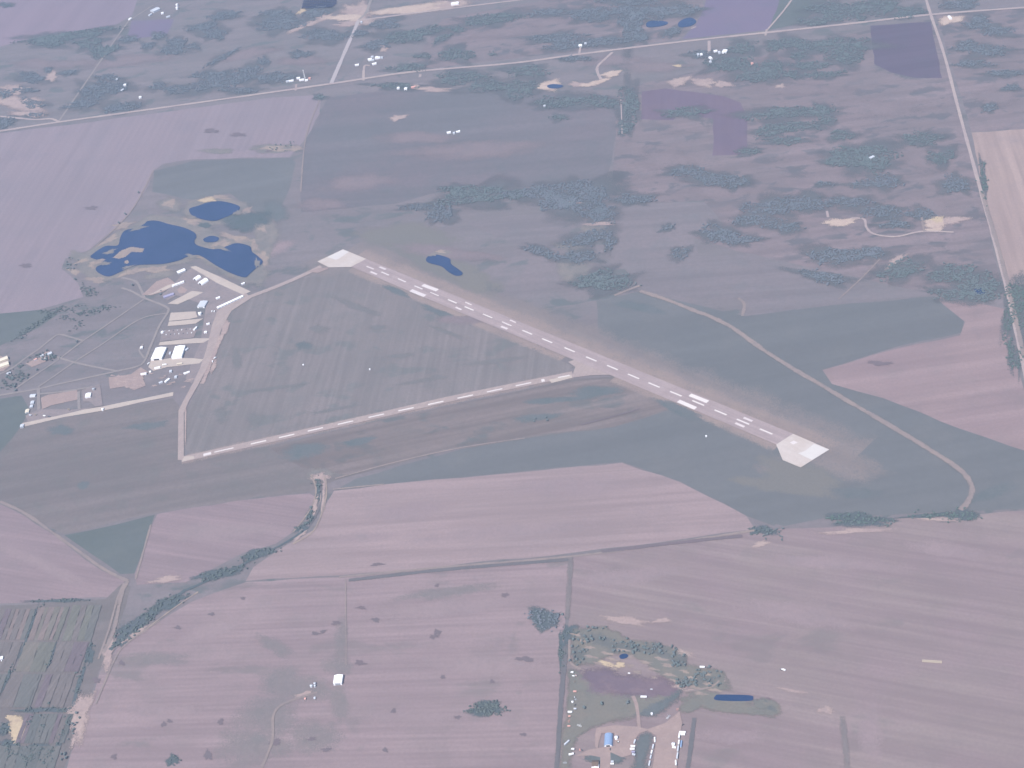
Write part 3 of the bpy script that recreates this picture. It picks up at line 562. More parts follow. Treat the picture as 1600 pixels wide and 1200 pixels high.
yard([(232, 574), (236, 563), (254, 562), (268, 560), (300, 560), (318, 562), (312, 568), (288, 571), (262, 574), (240, 580)], 'concrete_tan')
yard([(170, 590), (205, 585), (220, 574), (232, 582), (222, 590), (228, 603), (210, 610), (196, 604), (172, 608)], 'yard_earth')
yard([(76, 617), (121, 610), (121, 625), (80, 634), (66, 640), (64, 622)], 'yard_earth')
yard([(128, 610), (156, 600), (161, 634), (150, 636), (140, 628), (130, 628)], 'apron_asphalt')
yard([(40, 650), (60, 640), (120, 640), (150, 636), (100, 648), (44, 660)], 'apron_asphalt')
yard([(0, 556), (10, 560), (16, 572), (6, 580), (-20, 584), (-20, 558)], 'yard_earth')
yard([(40, 568), (60, 560), (74, 548), (86, 556), (70, 566), (50, 574)], 'yard_earth')
ribbon('taxiway', [(502, 416.5), (470, 432), (430, 449), (385, 466)], 15, 'taxi_asphalt', jitter=0.0)
poly('taxiway', [(340, 486), (331, 510), (323, 545), (313, 575), (301, 600), (286, 628), (279, 642), (278, 719), (287.5, 720), (287.5, 645), (296, 626), (311, 600), (326, 571), (338, 540), (347, 512), (362, 486), (393, 466), (384, 458)], 'taxi_asphalt', 0)
ribbon('soil', [(357, 504), (345, 528), (338, 545), (330, 566), (316, 600)], 16, 'bare_soil', soft=True)
b = Blobs()
for k in range(16): b.ell(176 + (k * 37 % 50), 587 + (k * 23 % 20), 3 + k % 3, 1.6, 0, k, 0.4)
for k in range(10): b.ell(236 + (k * 29 % 70), 584 + (k * 17 % 22), 4 + k % 4, 1.2, -8, k, 0.4)
b.build('soil', 'bare_soil')
b = Blobs(); b.ell(352, 512, 5, 14, 18); b.ell(334, 572, 4, 14, 16); b.ell(290, 660, 1.5, 40, 0); b.build('soil', 'bare_soil')
yard([(480, 425), (496, 420), (514, 418), (512, 421), (497, 427)], 'yard_earth')
# runways in their own straight frame
def axis(a, b_):
    A, B = Vector(P(*a)[:2]), Vector(P(*b_)[:2]); d = (B - A); L = d.length; d.normalize(); return A, d, Vector((-d.y, d.x)), L
def quad(name, px, mat, parent=None): return poly(name, px, mat, 0, 0, parent=parent)
quad('pavement', [(888, 566), (899, 574), (893, 591), (922, 587), (952, 586), (984, 598), (960, 580), (900, 562)], 'taxi_asphalt')
RUN = quad('runway', [(572, 405), (1239.5, 678.5), (1213, 695), (549, 417.5)], 'asphalt'); RUN.name = 'runway'
RUN2 = ribbon('runway', [(284, 718.5), (400, 692.5), (600, 647.5), (700, 624.5), (800, 604), (895, 585)], 21, 'taxi_asphalt', curve=False, jitter=0.0)
quad('pavement', [(858, 594), (893, 586), (894, 591), (862, 599)], 'concrete_tan')
quad('pavement', [(284, 722), (288, 714), (303, 713), (304, 717)], 'concrete_tan')
quad('pavement', [(496, 409), (536, 390), (572.3, 405), (548.5, 417.6), (514, 418.3)], 'concrete')
quad('pavement', [(536.2, 390.3), (545, 394), (531, 404), (525, 406.5), (512, 402.2)], 'concrete_new')
quad('pavement', [(1239.3, 678.4), (1296, 703), (1251, 731), (1223, 719.5), (1212.8, 695.2)], 'concrete')
quad('pavement', [(1272, 694), (1295.6, 703.1), (1269, 719.5), (1247, 709), (1258, 705)], 'concrete_new')
quad('marking', [(1234, 692.2), (1240.5, 689), (1246.5, 692), (1240, 695.2)], 'paint')
def mark(mb, a, b_, wid):
    A, B = Vector(P(*a)[:2]), Vector(P(*b_)[:2]); d = (B - A).normalized(); n_ = Vector((-d.y, d.x)) * wid / 2; z = mb[2]
    i = len(mb[0]); mb[0].extend([(A.x - n_.x, A.y - n_.y, z), (B.x - n_.x, B.y - n_.y, z), (B.x + n_.x, B.y + n_.y, z), (A.x + n_.x, A.y + n_.y, z)]); mb[1].append((i, i + 1, i + 2, i + 3))
def marks(name, segs, mat, parent):
    mb = ([], [], next_z())
    for s_ in segs: mark(mb, *s_)
    me = bpy.data.meshes.new(name); me.from_pydata(mb[0], [], mb[1]); o = link(name, me, mat, parent); return o
dash = [(602, 428), (628, 438.5), (654, 449.7), (679, 460), (707, 471.5), (733, 482.5), (762, 494.2), (792, 506.5), (824, 519.8), (855, 532.9), (890, 547), (924, 561.5), (957, 574.9), (990, 588.7), (1022, 602.2), (1056, 615.8), (1091, 630.2), (1126, 645), (1161, 659.6), (1197, 674.8)]
segs = []
for i, (x, y) in enumerate(dash):
    k = 6.0 + i * 0.2; segs.append(((x - k, y - k * 0.418), (x + k, y + k * 0.418), 3.8 if i not in (3, 6, 7) else 3.0))
marks('centreline_marking', segs, 'paint', RUN)
marks('aiming_point_marking', [((660.5, 445.8), (683.5, 454.2), 11), ((642, 454), (664, 463), 11), ((1078, 617.5), (1106, 628.5), 10.5), ((1060, 627), (1087, 638.8), 10.5)], 'paint', RUN)
marks('touchdown_marking', [((573, 416.7), (584, 421), 4), ((579, 425), (589, 429.2), 6), ((593, 417.5), (603, 421.5), 6), ((727, 472.5), (737, 477), 3.5), ((712, 480.5), (721, 484.5), 5), ((797, 500.5), (806, 504.5), 4), ((783, 510.5), (793, 514.5), 6), ((786, 504), (796, 508.6), 4), ((1162, 653), (1175.5, 658.8), 6), ((1149, 661.5), (1163, 667.6), 6)], 'paint_worn', RUN)
segs = []
for x0 in (404, 448, 493, 540, 588, 634.5, 681, 727, 773, 818):
    f = lambda x: 692.5 - (x - 400) * 0.2255 + max(0, x - 600) * 0.012
    segs.append(((x0 - 12, f(x0 - 12)), (x0 + 12, f(x0 + 12)), 4.0))
segs.append(((318, 711.5), (330, 708.5), 9)); segs.append(((335, 707), (365, 700.3), 3.5)); segs.append(((846, 595.5), (851, 594.4), 10)); segs.append(((872, 590.5), (890, 587), 4))
marks('centreline_marking', segs, 'paint', RUN2)
# ---------- farm yard at the lower edge ----------
b = Blobs()
b.px([(900, 1050), (960, 1085), (1060, 1085), (1020, 1112), (1000, 1120), (940, 1122), (900, 1150), (890, 1215), (875, 1215), (884, 1110), (892, 1050)])
b.px([(900, 1120), (1000, 1090), (1040, 1100), (1010, 1116), (950, 1130), (900, 1140)]); b.ell(940, 1105, 50, 30); b.ell(1130, 1100, 90, 14, 10); b.px([(895, 985), (940, 978), (985, 1000), (1030, 1005), (1064, 1024), (1078, 1044), (1110, 1044), (1134, 1050), (1130, 1072), (1090, 1082), (1060, 1068), (1020, 1048), (985, 1022), (960, 1020), (925, 1040), (896, 1038)]); b.ell(1085, 1100, 24, 14, -20); b.ell(1200, 1105, 24, 14, 20); b.ell(1090, 1060, 50, 20, 10)
b.build('grass', 'olive_grass')['kind'] = 'structure'
b = Blobs()
for x, y, rx, ry, ro in ((905, 1022, 14, 14, 0), (935, 1000, 30, 10, 10), (975, 1012, 26, 9, 10), (1030, 1018, 30, 9, 20), (1062, 1034, 14, 10, 40), (1068, 1068, 12, 7, 0), (1100, 1062, 24, 9, 0), (1196, 1104, 16, 7, 10)): b.ell(x, y, rx, ry, ro, 2, 0.4)
b.build('grass', 'scrub_floor')
b = Blobs()
for k in range(26): b.ell(900 + (k * 61 % 220), 992 + (k * 61 % 220) * 0.28 + (k * 37 % 40), 8 + k % 5, 2.5, 10, k, 0.4)
b.build('soil', 'dry_reed')
b = Blobs(); b.px([(915, 1046), (945, 1044), (985, 1055), (1035, 1062), (1060, 1082), (1020, 1090), (960, 1085), (925, 1080), (915, 1060)], soft=26); b.ell(1040, 1080, 30, 10, 10); b.build('soil', 'purple_soil')
b = Blobs(); b.px([(990, 1118), (1020, 1102), (1060, 1078), (1078, 1068), (1060, 1092), (1030, 1114), (1012, 1120)]); b.ell(1028, 1150, 1, 1); b.px([(995, 1150), (1006, 1143), (1018, 1146), (1020, 1150), (1012, 1180), (1004, 1220), (985, 1225), (992, 1180)]); b.ell(945, 1185, 34, 10, 0); b.build('grass', 'marsh')['kind'] = 'structure'
yard([(932, 1138), (960, 1134), (994, 1136), (1004, 1138), (1012, 1140), (1040, 1130), (1062, 1112), (1066, 1130), (1062, 1160), (1056, 1215), (1018, 1215), (1024, 1170), (1026, 1150), (1012, 1142), (1000, 1146), (992, 1156), (986, 1180), (972, 1184), (954, 1176), (954, 1215), (938, 1215), (938, 1184), (924, 1181), (900, 1182), (920, 1172), (944, 1168), (962, 1166), (960, 1146), (940, 1146), (936, 1160), (934, 1170), (930, 1168), (930, 1150)], 'yard_earth', 'yard')
ribbon('track', [(989, 1088), (994, 1100), (997, 1118), (999, 1138)], 6, 'yard_earth')
for a, w_ in (([(890, 1000), (890, 1030), (896, 1040), (908, 1046)], 6), ([(1070, 1082), (1110, 1074), (1124, 1064)], 5)): ribbon('track', a, w_, 'dirt_track', soft=True)
# narrow plots at lower left, divided by hedges
PM = []
for k, (c1, c2) in enumerate((((146, 144, 153), (152, 148, 156)), ((150, 150, 154), (156, 152, 156)), ((138, 143, 151), (144, 146, 154)), ((158, 150, 158), (164, 154, 160)), ((130, 138, 147), (136, 141, 150)), ((144, 138, 153), (150, 143, 157)), ((142, 146, 150), (148, 150, 153)))):
    land('plot_%d' % k, N(*c1), N(*c2), big=0.02, mid=0.05, fine=0.2, streak=(1.32, 5, 0.5)); PM.append('plot_%d' % k)
rp = random.Random(4)
def strips(y0, y1, x0, x1, wmin, wmax, lean=-0.36, choose=(0, 1, 2, 3, 5, 6)):
    x = x0
    while x < x1 - 3:
        w_ = min(rp.uniform(wmin, wmax), x1 - x); d = lean * (y1 - y0)
        poly('field', [(x, y0), (x + w_ - 0.4, y0), (x + w_ - 0.4 + d, y1), (x + d, y1)], PM[choose[rp.randrange(len(choose))]], 12, 0.8, int(x))
        x += w_
strips(952, 1000, 2, 58, 6, 11, -0.36, (0, 2, 3, 5)); strips(949, 1001, 62, 112, 5, 10, -0.36, (1, 3, 6)); strips(946, 1002, 114, 160, 9, 14, -0.3, (2, 6, 0))
strips(1004, 1050, -6, 36, 12, 20, -0.36, (2, 0)); strips(1004, 1050, 40, 88, 16, 24, -0.36, (0, 6, 1)); strips(1004, 1050, 92, 140, 10, 16, -0.36, (0, 5, 2))
strips(1054, 1106, -30, 12, 12, 20, -0.36, (2, 0)); strips(1054, 1106, 18, 66, 20, 26, -0.36, (0, 2)); strips(1054, 1106, 72, 118, 9, 14, -0.36, (0, 5))
strips(1116, 1162, 40, 116, 6, 10, -0.34, (4, 5, 2, 0)); strips(1166, 1215, -20, 96, 12, 24, -0.3, (4, 2, 6))
# ---------- ponds ----------
def pond(px, seed=2, sm=True):
    return poly('water', smooth([tuple(map(float, p)) for p in px], 4, True) if sm else px, 'water', 14, 1.5, seed)
pond([(195, 361), (215, 356), (226, 350), (231, 346), (246, 345.5), (265, 351), (287, 356), (304, 364), (307, 371), (304, 377), (307, 383), (322, 388), (337, 390), (355, 385), (370, 380.5), (390, 385), (394, 394), (402, 400), (411, 410), (400, 420), (391, 428), (382, 434), (360, 427), (337, 415), (317, 402), (306, 399), (292, 402), (280, 407.5), (255, 413), (230, 414), (215, 415), (200, 420), (176, 431), (165, 432), (153, 426), (150, 419), (160, 410), (142, 403), (147, 396), (165, 385), (184, 384), (188, 372)])
pond([(296, 327), (310, 322), (325, 317), (345, 315), (365, 319), (375, 324), (370, 332), (350, 341), (335, 346), (315, 343), (300, 337)])
pond([(318, 374), (330, 369), (342, 372), (338, 378), (322, 379)])
pond([(668, 402), (680, 398.5), (690, 400), (703, 405), (705, 413), (716, 421), (723, 427), (720, 431), (711, 431), (700, 425), (690, 417), (672, 412), (666, 408)])
pond([(1010, 37), (1018, 33), (1040, 34), (1043, 38), (1030, 42), (1012, 43)])
pond([(1060, 36), (1069, 30), (1080, 28), (1088, 34), (1080, 41), (1062, 43)])
pond([(855, 134.5), (863, 132), (876, 133), (880, 136), (868, 139), (858, 138)])
pond([(1118, 1088), (1126, 1086), (1170, 1087), (1177, 1091), (1170, 1096), (1120, 1095)])
pond([(968, 1025), (976, 1022), (982, 1025), (978, 1029), (970, 1030)])
pond([(1520, 456), (1530, 450), (1540, 457), (1528, 462)])
b = Blobs(); b.px([(177, 403), (190, 392), (206, 386), (225, 389), (223, 395), (206, 394), (196, 402), (186, 405)], 6, 1)
b.ell(198, 410, 4, 3, 0); b.ell(150, 411, 12, 2.5, -8); b.ell(158, 407, 8, 2, -10)
b.build('sand', 'dry_reed')['kind'] = 'structure'
b = Blobs()
b2 = Blobs()
for x, y, rx, ry, ro in ((160, 413, 14, 3, -12), (172, 394, 12, 3, -20), (300, 401, 12, 3, 10), (216, 357, 14, 3, -10), (345, 388, 14, 3, 10), (372, 333, 8, 4, -30), (300, 340, 10, 3, 10), (402, 412, 4, 8, 0), (676, 399, 8, 2, 0), (200, 418, 12, 2, -14)): b2.ell(x, y, rx, ry, ro, 6, 0.4)
b2.build('reeds', 'reed_bed')
for x, y, rx, ry, ro in ((1148, 1099, 30, 2, 2), (1190, 1102, 14, 6, 10)): b.ell(x, y, rx, ry, ro)
b.build('grass', 'olive_grass')
BASE_Z = _z[0] + 0.02
print('sheets top', BASE_Z)
# ---------- materials of built things ----------
solid('white_sheet', (0.80, 0.80, 0.82), rough=0.45, ribs='Y'); solid('white_roof', (0.82, 0.82, 0.83), rough=0.5, ribs='Y')
solid('cream_sheet', (0.66, 0.58, 0.46), rough=0.5, ribs='Y'); solid('pale_grey', (0.50, 0.52, 0.56), rough=0.5, ribs='Y')
solid('blue_sheet', (0.22, 0.31, 0.47), rough=0.4, spec=0.5, ribs='Y'); solid('brown_roof', (0.13, 0.09, 0.07), rough=0.9)
solid('dark_opening', (0.03, 0.03, 0.04), rough=0.6); solid('grey_door', (0.30, 0.31, 0.34), rough=0.5)
solid('window_glass', (0.05, 0.07, 0.09), rough=0.1, spec=0.6); solid('tyre', (0.03, 0.03, 0.03), rough=0.9)
solid('steel', (0.55, 0.56, 0.58), rough=0.35, metal=0.6); solid('red_paint', (0.55, 0.12, 0.08), rough=0.5); solid('pink_paint', (0.60, 0.32, 0.27), rough=0.6)
solid('green_paint', (0.06, 0.16, 0.08), rough=0.5); solid('dark_metal', (0.10, 0.10, 0.11), rough=0.6); solid('violet_sheet', (0.30, 0.28, 0.40), rough=0.6, ribs='Y')
solid('straw', (0.36, 0.30, 0.24), (0.30, 0.25, 0.2), rough=1.0, sc=1.2); solid('panel_blue', (0.035, 0.06, 0.17), rough=0.15, spec=0.6); solid('timber', (0.25, 0.2, 0.15), rough=0.9)
solid('white_paint', (0.8, 0.8, 0.8), rough=0.35, spec=0.5)
def crown_mat(name, a, b_):
    m, t, b = new_mat(name); v = coords(t)
    c = mix(t, rng(t, noise(t, v, 0.05, 3.0), 0.35, 0.65), a, b_)
    c = mix(t, math_(t, 'MULTIPLY', rng(t, noise(t, v, 0.7, 4.0, 0.7), 0.35, 0.65), 0.5), c, tuple(x * 1.7 for x in a[:3]) + (1,))
    t.links.new(c, b.inputs['Base Color']); b.inputs['Roughness'].default_value = 0.9
crown_mat('aspen_leaf', (0.100, 0.124, 0.122, 1), (0.120, 0.136, 0.138, 1)); crown_mat('willow_leaf', (0.114, 0.132, 0.144, 1), (0.134, 0.140, 0.160, 1)); crown_mat('spruce_leaf', (0.080, 0.112, 0.100, 1), (0.098, 0.118, 0.108, 1)); crown_mat('bush_leaf', (0.084, 0.104, 0.096, 1), (0.104, 0.116, 0.108, 1))
solid('bark', (0.16, 0.13, 0.11), rough=1.0)
# ---------- trees ----------
_ico = bmesh.new(); bmesh.ops.create_icosphere(_ico, subdivisions=2, radius=1.0)
ICO_V = np.array([v.co[:] for v in _ico.verts]); ICO_F = np.array([[v.index for v in f.verts] for f in _ico.faces]); _ico.free()
_i1 = bmesh.new(); bmesh.ops.create_icosphere(_i1, subdivisions=1, radius=1.0)
IC1_V = np.array([v.co[:] for v in _i1.verts]); IC1_F = np.array([[v.index for v in f.verts] for f in _i1.faces]); _i1.free()
rs = np.random.RandomState(11)
def crown_shape(k, small=False):
    """an uneven crown made of leaf clumps with gaps between them, unit radius, foot at z = 0"""
    r = np.random.RandomState(k); V, Fc = [], []; n = 0
    for j in range(5 if small else 11):
        a = r.uniform(0, 6.28); d = r.uniform(0.1, 0.62); z = r.uniform(0.45, 1.25) - 0.25 * d
        s = r.uniform(0.30, 0.55) * (1.0 if small else 0.85)
        bv, bf = (IC1_V, IC1_F) if small else (ICO_V, ICO_F)
        v = bv * (s * r.uniform(0.72, 1.25, (len(bv), 1))) * np.array([1, 1, 0.8]) + np.array([d * math.cos(a), d * math.sin(a), z])
        V.append(v); Fc.append(bf + n); n += len(v)
    return np.concatenate(V), np.concatenate(Fc)
SHAPES = [crown_shape(100 + k, True) for k in range(7)]
def mesh_np(name, V, Fc):
    me = bpy.data.meshes.new(name); nv, nf = len(V), len(Fc)
    me.vertices.add(nv); me.vertices.foreach_set('co', V.astype(np.float32).ravel())
    me.loops.add(nf * 3); me.loops.foreach_set('vertex_index', Fc.astype(np.int32).ravel())
    me.polygons.add(nf); me.polygons.foreach_set('loop_start', np.arange(0, nf * 3, 3, dtype=np.int32)); me.polygons.foreach_set('loop_total', np.full(nf, 3, dtype=np.int32))
    me.update(calc_edges=True); return me
def outline(x, y, rx, ry, rot, seed):
    rr = random.Random(seed * 31 + int(x)); ph = [rr.uniform(0, 6.28) for _ in range(4)]
    ca, sa = math.cos(math.radians(rot)), math.sin(math.radians(rot))
    def inside_to_world(u, a):
        k = 1 + 0.22 * math.sin(2 * a + ph[0]) + 0.18 * math.sin(3 * a + ph[1]) + 0.14 * math.sin(5 * a + ph[2]) + 0.1 * math.sin(9 * a + ph[3])
        ex, ey = rx * k * u * math.cos(a), ry * k * u * math.sin(a)
        return P(x + ex * ca - ey * sa, y + ex * sa + ey * ca)
    return inside_to_world
def grove(items, name, label, mat, per=60.0, size=4.2, cap=420, group='groves of aspen and willow on the plain'):
    V, Fc, n = [], [], 0
    for k, (x, y, rx, ry, ro) in enumerate(items):
        f = outline(x, y, rx, ry, ro, k); rr = random.Random(int(x * 7 + y))
        A, B = Vector(P(x - rx, y)[:2]), Vector(P(x + rx, y)[:2]); C, D = Vector(P(x, y - ry)[:2]), Vector(P(x, y + ry)[:2])
        area = PI / 4 * (A - B).length * (C - D).length
        cnt = int(min(cap, max(3, area / per)))
        clump = [(rr.random() ** 0.5, rr.uniform(0, 6.283)) for _ in range(max(2, cnt // 9))]
        for j in range(cnt):
            if rr.random() < 0.3:
                u, a = clump[rr.randrange(len(clump))]; p = f(u, a)
                px_, py_ = p[0] + rr.gauss(0, 6), p[1] + rr.gauss(0, 6)
            else:
                u, a = rr.random() ** 0.5, rr.uniform(0, 6.283); p = f(u * 1.05, a); px_, py_ = p[0], p[1]
            s = size * rr.uniform(0.55, 1.35); v, fc = SHAPES[rr.randrange(7)]; th = rr.uniform(0, 6.28)
            c, d = math.cos(th), math.sin(th)
            w = np.empty_like(v); w[:, 0] = px_ + s * (v[:, 0] * c - v[:, 1] * d); w[:, 1] = py_ + s * (v[:, 0] * d + v[:, 1] * c); w[:, 2] = BASE_Z - 0.6 + s * v[:, 2] * 0.7
            V.append(w); Fc.append(fc + n); n += len(v)
    o = link(name, mesh_np(name, np.concatenate(V), np.concatenate(Fc)), mat)
    return tag(o, label, 'grove', group, 'stuff')
# each wood that reads as one mass is one object; the scattered bluffs are grouped by the tract they grow on
def pick(fn): return [g_ for g_ in GROVES if fn(g_[0], g_[1])]
used_ = set()
BANDS = [(60, 505, 34, 3.5, -30), (95, 484, 34, 3.5, -6), (40, 520, 20, 3, -34), (140, 488, 30, 4, -6), (170, 480, 14, 3, 0), (120, 512, 14, 3, -30), (140, 455, 12, 9, 0), (105, 498, 16, 3, 10), (60, 556, 14, 3, -20), (20, 590, 18, 5, -20), (30, 575, 14, 3, -20), (84, 560, 10, 5, 0), (12, 604, 14, 4, 0), (40, 590, 12, 3, -30)]
def take(fn):
    r = [g_ for g_ in GROVES if g_ not in used_ and fn(g_[0], g_[1])]; used_.update(r); return r
BIG = [((946, 442), 60, 'dark teardrop-shaped wood at the upper end of the beige farm track', 'aspen_leaf'),
       ((1344, 244), 50, 'large dark oval wood in the pale pasture below the violet field', 'aspen_leaf'),
       ((750, 306), 75, 'long dark wood on the plain above the runway pond', 'aspen_leaf'),
       ((902, 308), 62, 'broad blue-green wood wrapped round a small pink clearing', 'willow_leaf'),
       ((1510, 445), 70, 'big dark wood beside the right-hand road with a small pool in it', 'aspen_leaf'),
       ((1408, 422), 34, 'rounded dark wood left of the big roadside wood', 'aspen_leaf'),
       ((1315, 400), 70, 'purplish low wood below the tan winding pit road', 'willow_leaf'),
       ((1288, 434), 40, 'thin grey tapering wood under the purplish one', 'willow_leaf'),
       ((1140, 370), 60, 'bluish wood in the middle of the grey meadow', 'willow_leaf'),
       ((112, 60), 80, 'long dark shelter wood along the lower edge of the far pink field', 'aspen_leaf')]
for (x, y), r_, lab, m_ in BIG:
    it = take(lambda gx, gy: math.hypot(gx - x, (gy - y) * 2) < r_)
    if it: grove(it, 'wood', lab, m_, 15, 3.0, 2200)
for fn, lab, m_ in ((lambda x, y: x < 400 and y < 200, 'scattered dark bluffs of trees above the long road at upper left', 'willow_leaf'),
                    (lambda x, y: x < 640 and y < 130, 'scattered bluffs around the pale crossroads at the top', 'willow_leaf'),
                    (lambda x, y: x < 800 and y < 200, 'low bluffs strung along the main road near the white farmsteads', 'aspen_leaf'),
                    (lambda x, y: 800 <= x < 1100 and y < 100, 'bluffs around the two small far blue ponds', 'willow_leaf'),
                    (lambda x, y: 800 <= x < 1110 and y < 260, 'bluffs between the sand pits and the L-shaped purple field', 'aspen_leaf'),
                    (lambda x, y: x >= 1470 and y < 200, 'bluffs right of the far crossroads', 'willow_leaf'),
                    (lambda x, y: y < 150, 'bluffs between the farm with the driveway and the violet field', 'aspen_leaf'),
                    (lambda x, y: x > 1500 and y > 240, 'trees hugging the verge of the right-hand road', 'spruce_leaf'),
                    (lambda x, y: x < 1000, 'bushy bluffs in the scrub between the runway and the grey meadow', 'willow_leaf'),
                    (lambda x, y: y < 260, 'bluffs dotted over the pale pasture below the violet field', 'aspen_leaf'),
                    (lambda x, y: True, 'bluffs in the rough pasture round the tan winding pit road', 'willow_leaf')):
    it = take(fn)
    if it: grove(it, 'grove', lab, m_, 18, 2.9, 1300)
NW = {n_: NEAR_WOODS[a:b_] for n_, a, b_ in (('pine', 0, 1), ('belt', 1, 3), ('knot', 3, 4), ('bluff', 4, 5), ('strip', 5, 6), ('island', 6, 7), ('creek', 7, 15), ('hedge', 15, 29), ('more', 29, 31))}
grove(BANDS, 'hedge', 'dark hedge bands in the rough pasture left of the airport lanes', 'bush_leaf', 30, 2.8, 700)
SPEC = {'pine': ('dark green spiky belt of trees at the field edge right of the white pad', 'spruce_leaf', 30, 3.2), 'belt': ('smooth dark green tree belt where the beige track ends', 'spruce_leaf', 30, 3.0), 'knot': ('small knot of dark trees at the tip of the pink field', 'bush_leaf', 45, 3.0),
        'bluff': ('dense dark bluff at the head of the farm hedgerow', 'willow_leaf', 26, 3.0), 'strip': ('thin green strip of bushes along the farm boundary', 'bush_leaf', 30, 2.6), 'island': ('oval island of green bush alone in the ploughed field', 'bush_leaf', 20, 2.4),
        'creek': ('ragged dark trees following the winding creek', 'bush_leaf', 48, 3.2), 'hedge': ('dark hedges between the small plots at lower left', 'bush_leaf', 34, 2.6), 'more': ('low bushes on the near edge of the fields', 'bush_leaf', 50, 2.4)}
for k, it in NW.items():
    lab, m_, per, sz = SPEC[k]; grove(it, 'grove', lab, m_, per if k != 'island' else 9, sz, 900, 'tree belts and hedges between the near fields')
# single trees that stand apart
def make_tree(kind, k):
    """prototype: an Empty with a trunk and a crown"""
    t_ = thing(kind, '', 'tree', (0, 0, 0)); mb = MB()
    mb.cyl(0, 0, 0.32, -0.6, 2.2, 8, 0.2); r = random.Random(k)
    for j in range(4):
        a = j * 1.6 + r.uniform(0, 0.5); i0 = len(mb.v)
        mb.cyl(0, 0, 0.13, 0, 2.0, 5, 0.05)
        for q in range(i0, len(mb.v)):
            x, y, z = mb.v[q]; mb.v[q] = (x + 0.6 * z * math.cos(a), y + 0.6 * z * math.sin(a), 1.7 + z * 0.9)
    mb.build('trunk', 'bark', t_)
    v, f = crown_shape(k); c = link('crown', mesh_np('crown', v * np.array([2.6, 2.6, 3.0]) + np.array([0, 0, 0.6]), f), 'bush_leaf' if kind == 'bush' else 'aspen_leaf', t_)
    return t_
protos = [make_tree('tree', 300 + k) for k in range(5)]
first = set(range(5))
def plant(px, py, s, label, group, k=None):
    i = R.randrange(5) if k is None else k; src = protos[i]
    if i in first: o = src; first.discard(i)
    else:
        o = src.copy(); COL.objects.link(o)
        for ch in src.children:
            c = ch.copy(); COL.objects.link(c); c.parent = o
    x, y, z = site(px, py); o.location = (x, y, z); o.rotation_euler = (0, 0, R.uniform(0, 6.28)); o.scale = (s, s, s * R.uniform(0.9, 1.1)); tag(o, label, 'tree', group)
def scatter(boxes, n, s0, s1, label, group):
    for _ in range(n):
        x0, y0, x1, y1 = boxes[R.randrange(len(boxes))]; plant(R.uniform(x0, x1), R.uniform(y0, y1), R.uniform(s0, s1), label, group)
scatter([(890, 995, 918, 1035), (916, 978, 948, 1006), (955, 996, 985, 1022), (985, 1004, 1020, 1024), (1018, 1008, 1058, 1024), (1050, 1020, 1074, 1044)], 120, 0.7, 1.4, 'small dark tree in the open scrub above the purple soil', 'trees scattered over the scrub above the farm')
scatter([(1056, 1060, 1076, 1076), (1072, 1062, 1092, 1074), (1084, 1048, 1104, 1068), (1104, 1044, 1130, 1076)], 66, 0.7, 1.25, 'dark tree among the dotted trees beside the long farm pond', 'trees dotted beside the long farm pond')
scatter([(892, 1020, 912, 1040), (868, 955, 880, 962)], 10, 0.7, 1.1, 'dark bush beside the bend of the farm boundary track', 'bushes at the boundary bend')
for (x, y, lab) in ((940, 1102, 'lone dark tree in the meadow above the blue-roofed barn'), (981, 1100, 'lone rounded tree left of the farm lane'), (913, 1108, 'lone small bush in the machinery meadow'), (23, 606, 'dark tree where the airport lane meets the road, upper of two'), (25, 611, 'dark tree where the airport lane meets the road, lower of two'), (58.5, 579, 'dark round tree on the verge of the airport lane'), (83, 560, 'dark upright tree in the old farmyard'), (67, 563, 'dark tree left of the old farmyard'), (34, 529, 'lone tree in the pasture above the cream roofs'), (121, 535, 'bush beside the junction of two airport lanes'), (140, 455, 'round dark tree on the pink field edge below the ponds'), (118, 438, 'dark tree at the reedy corner of the pink field'), (251, 461, 'dark bush beside the tan lane by the yard'), (208, 447, 'dark bush at the bend above the dirt lot'), (217, 302, 'dark tree on the edge of the pink field above the pond'), (196, 336, 'dark tree left of the blue ponds'), (186, 350, 'dark bush at the upper shore of the big pond')):
    plant(x, y, 1.5, lab, 'single trees standing apart')
scatter([(108, 1130, 122, 1135), (112, 1140, 120, 1150), (104, 1155, 112, 1172), (96, 1176, 108, 1190), (118, 1112, 126, 1128)], 16, 0.8, 1.2, 'dark tree in the row along the pale earth strip', 'trees along the pale earth strip')
scatter([(494, 750, 502, 772), (484, 790, 490, 800), (478, 808, 486, 822), (466, 822, 478, 832)], 16, 0.7, 1.2, 'dark bush on the bank of the creek', 'bushes on the creek bank')
scatter([(420, 226, 446, 238), (446, 222, 460, 232)], 12, 0.8, 1.2, 'dark bush in the pale hollow below the pink field', 'bushes in the pale hollow')
scatter([(96, 400, 128, 412), (98, 412, 124, 426)], 14, 0.8, 1.2, 'dark bush at the reedy point of the pink field', 'bushes at the reedy point')
scatter([(820, 660, 880, 652)], 4, 0.9, 1.2, 'dark bush in the grass below the narrow runway', 'bushes below the narrow runway')
scatter([(1190, 826, 1224, 846)], 16, 0.7, 1.2, 'dark tree in the loose clump at the tip of the pink field', 'trees at the tip of the pink field')
scatter([(1374, 815, 1400, 822), (1300, 816, 1340, 822)], 8, 0.7, 1.1, 'dark tree on the lower fringe of the spiky belt', 'trees on the fringe of the spiky belt')
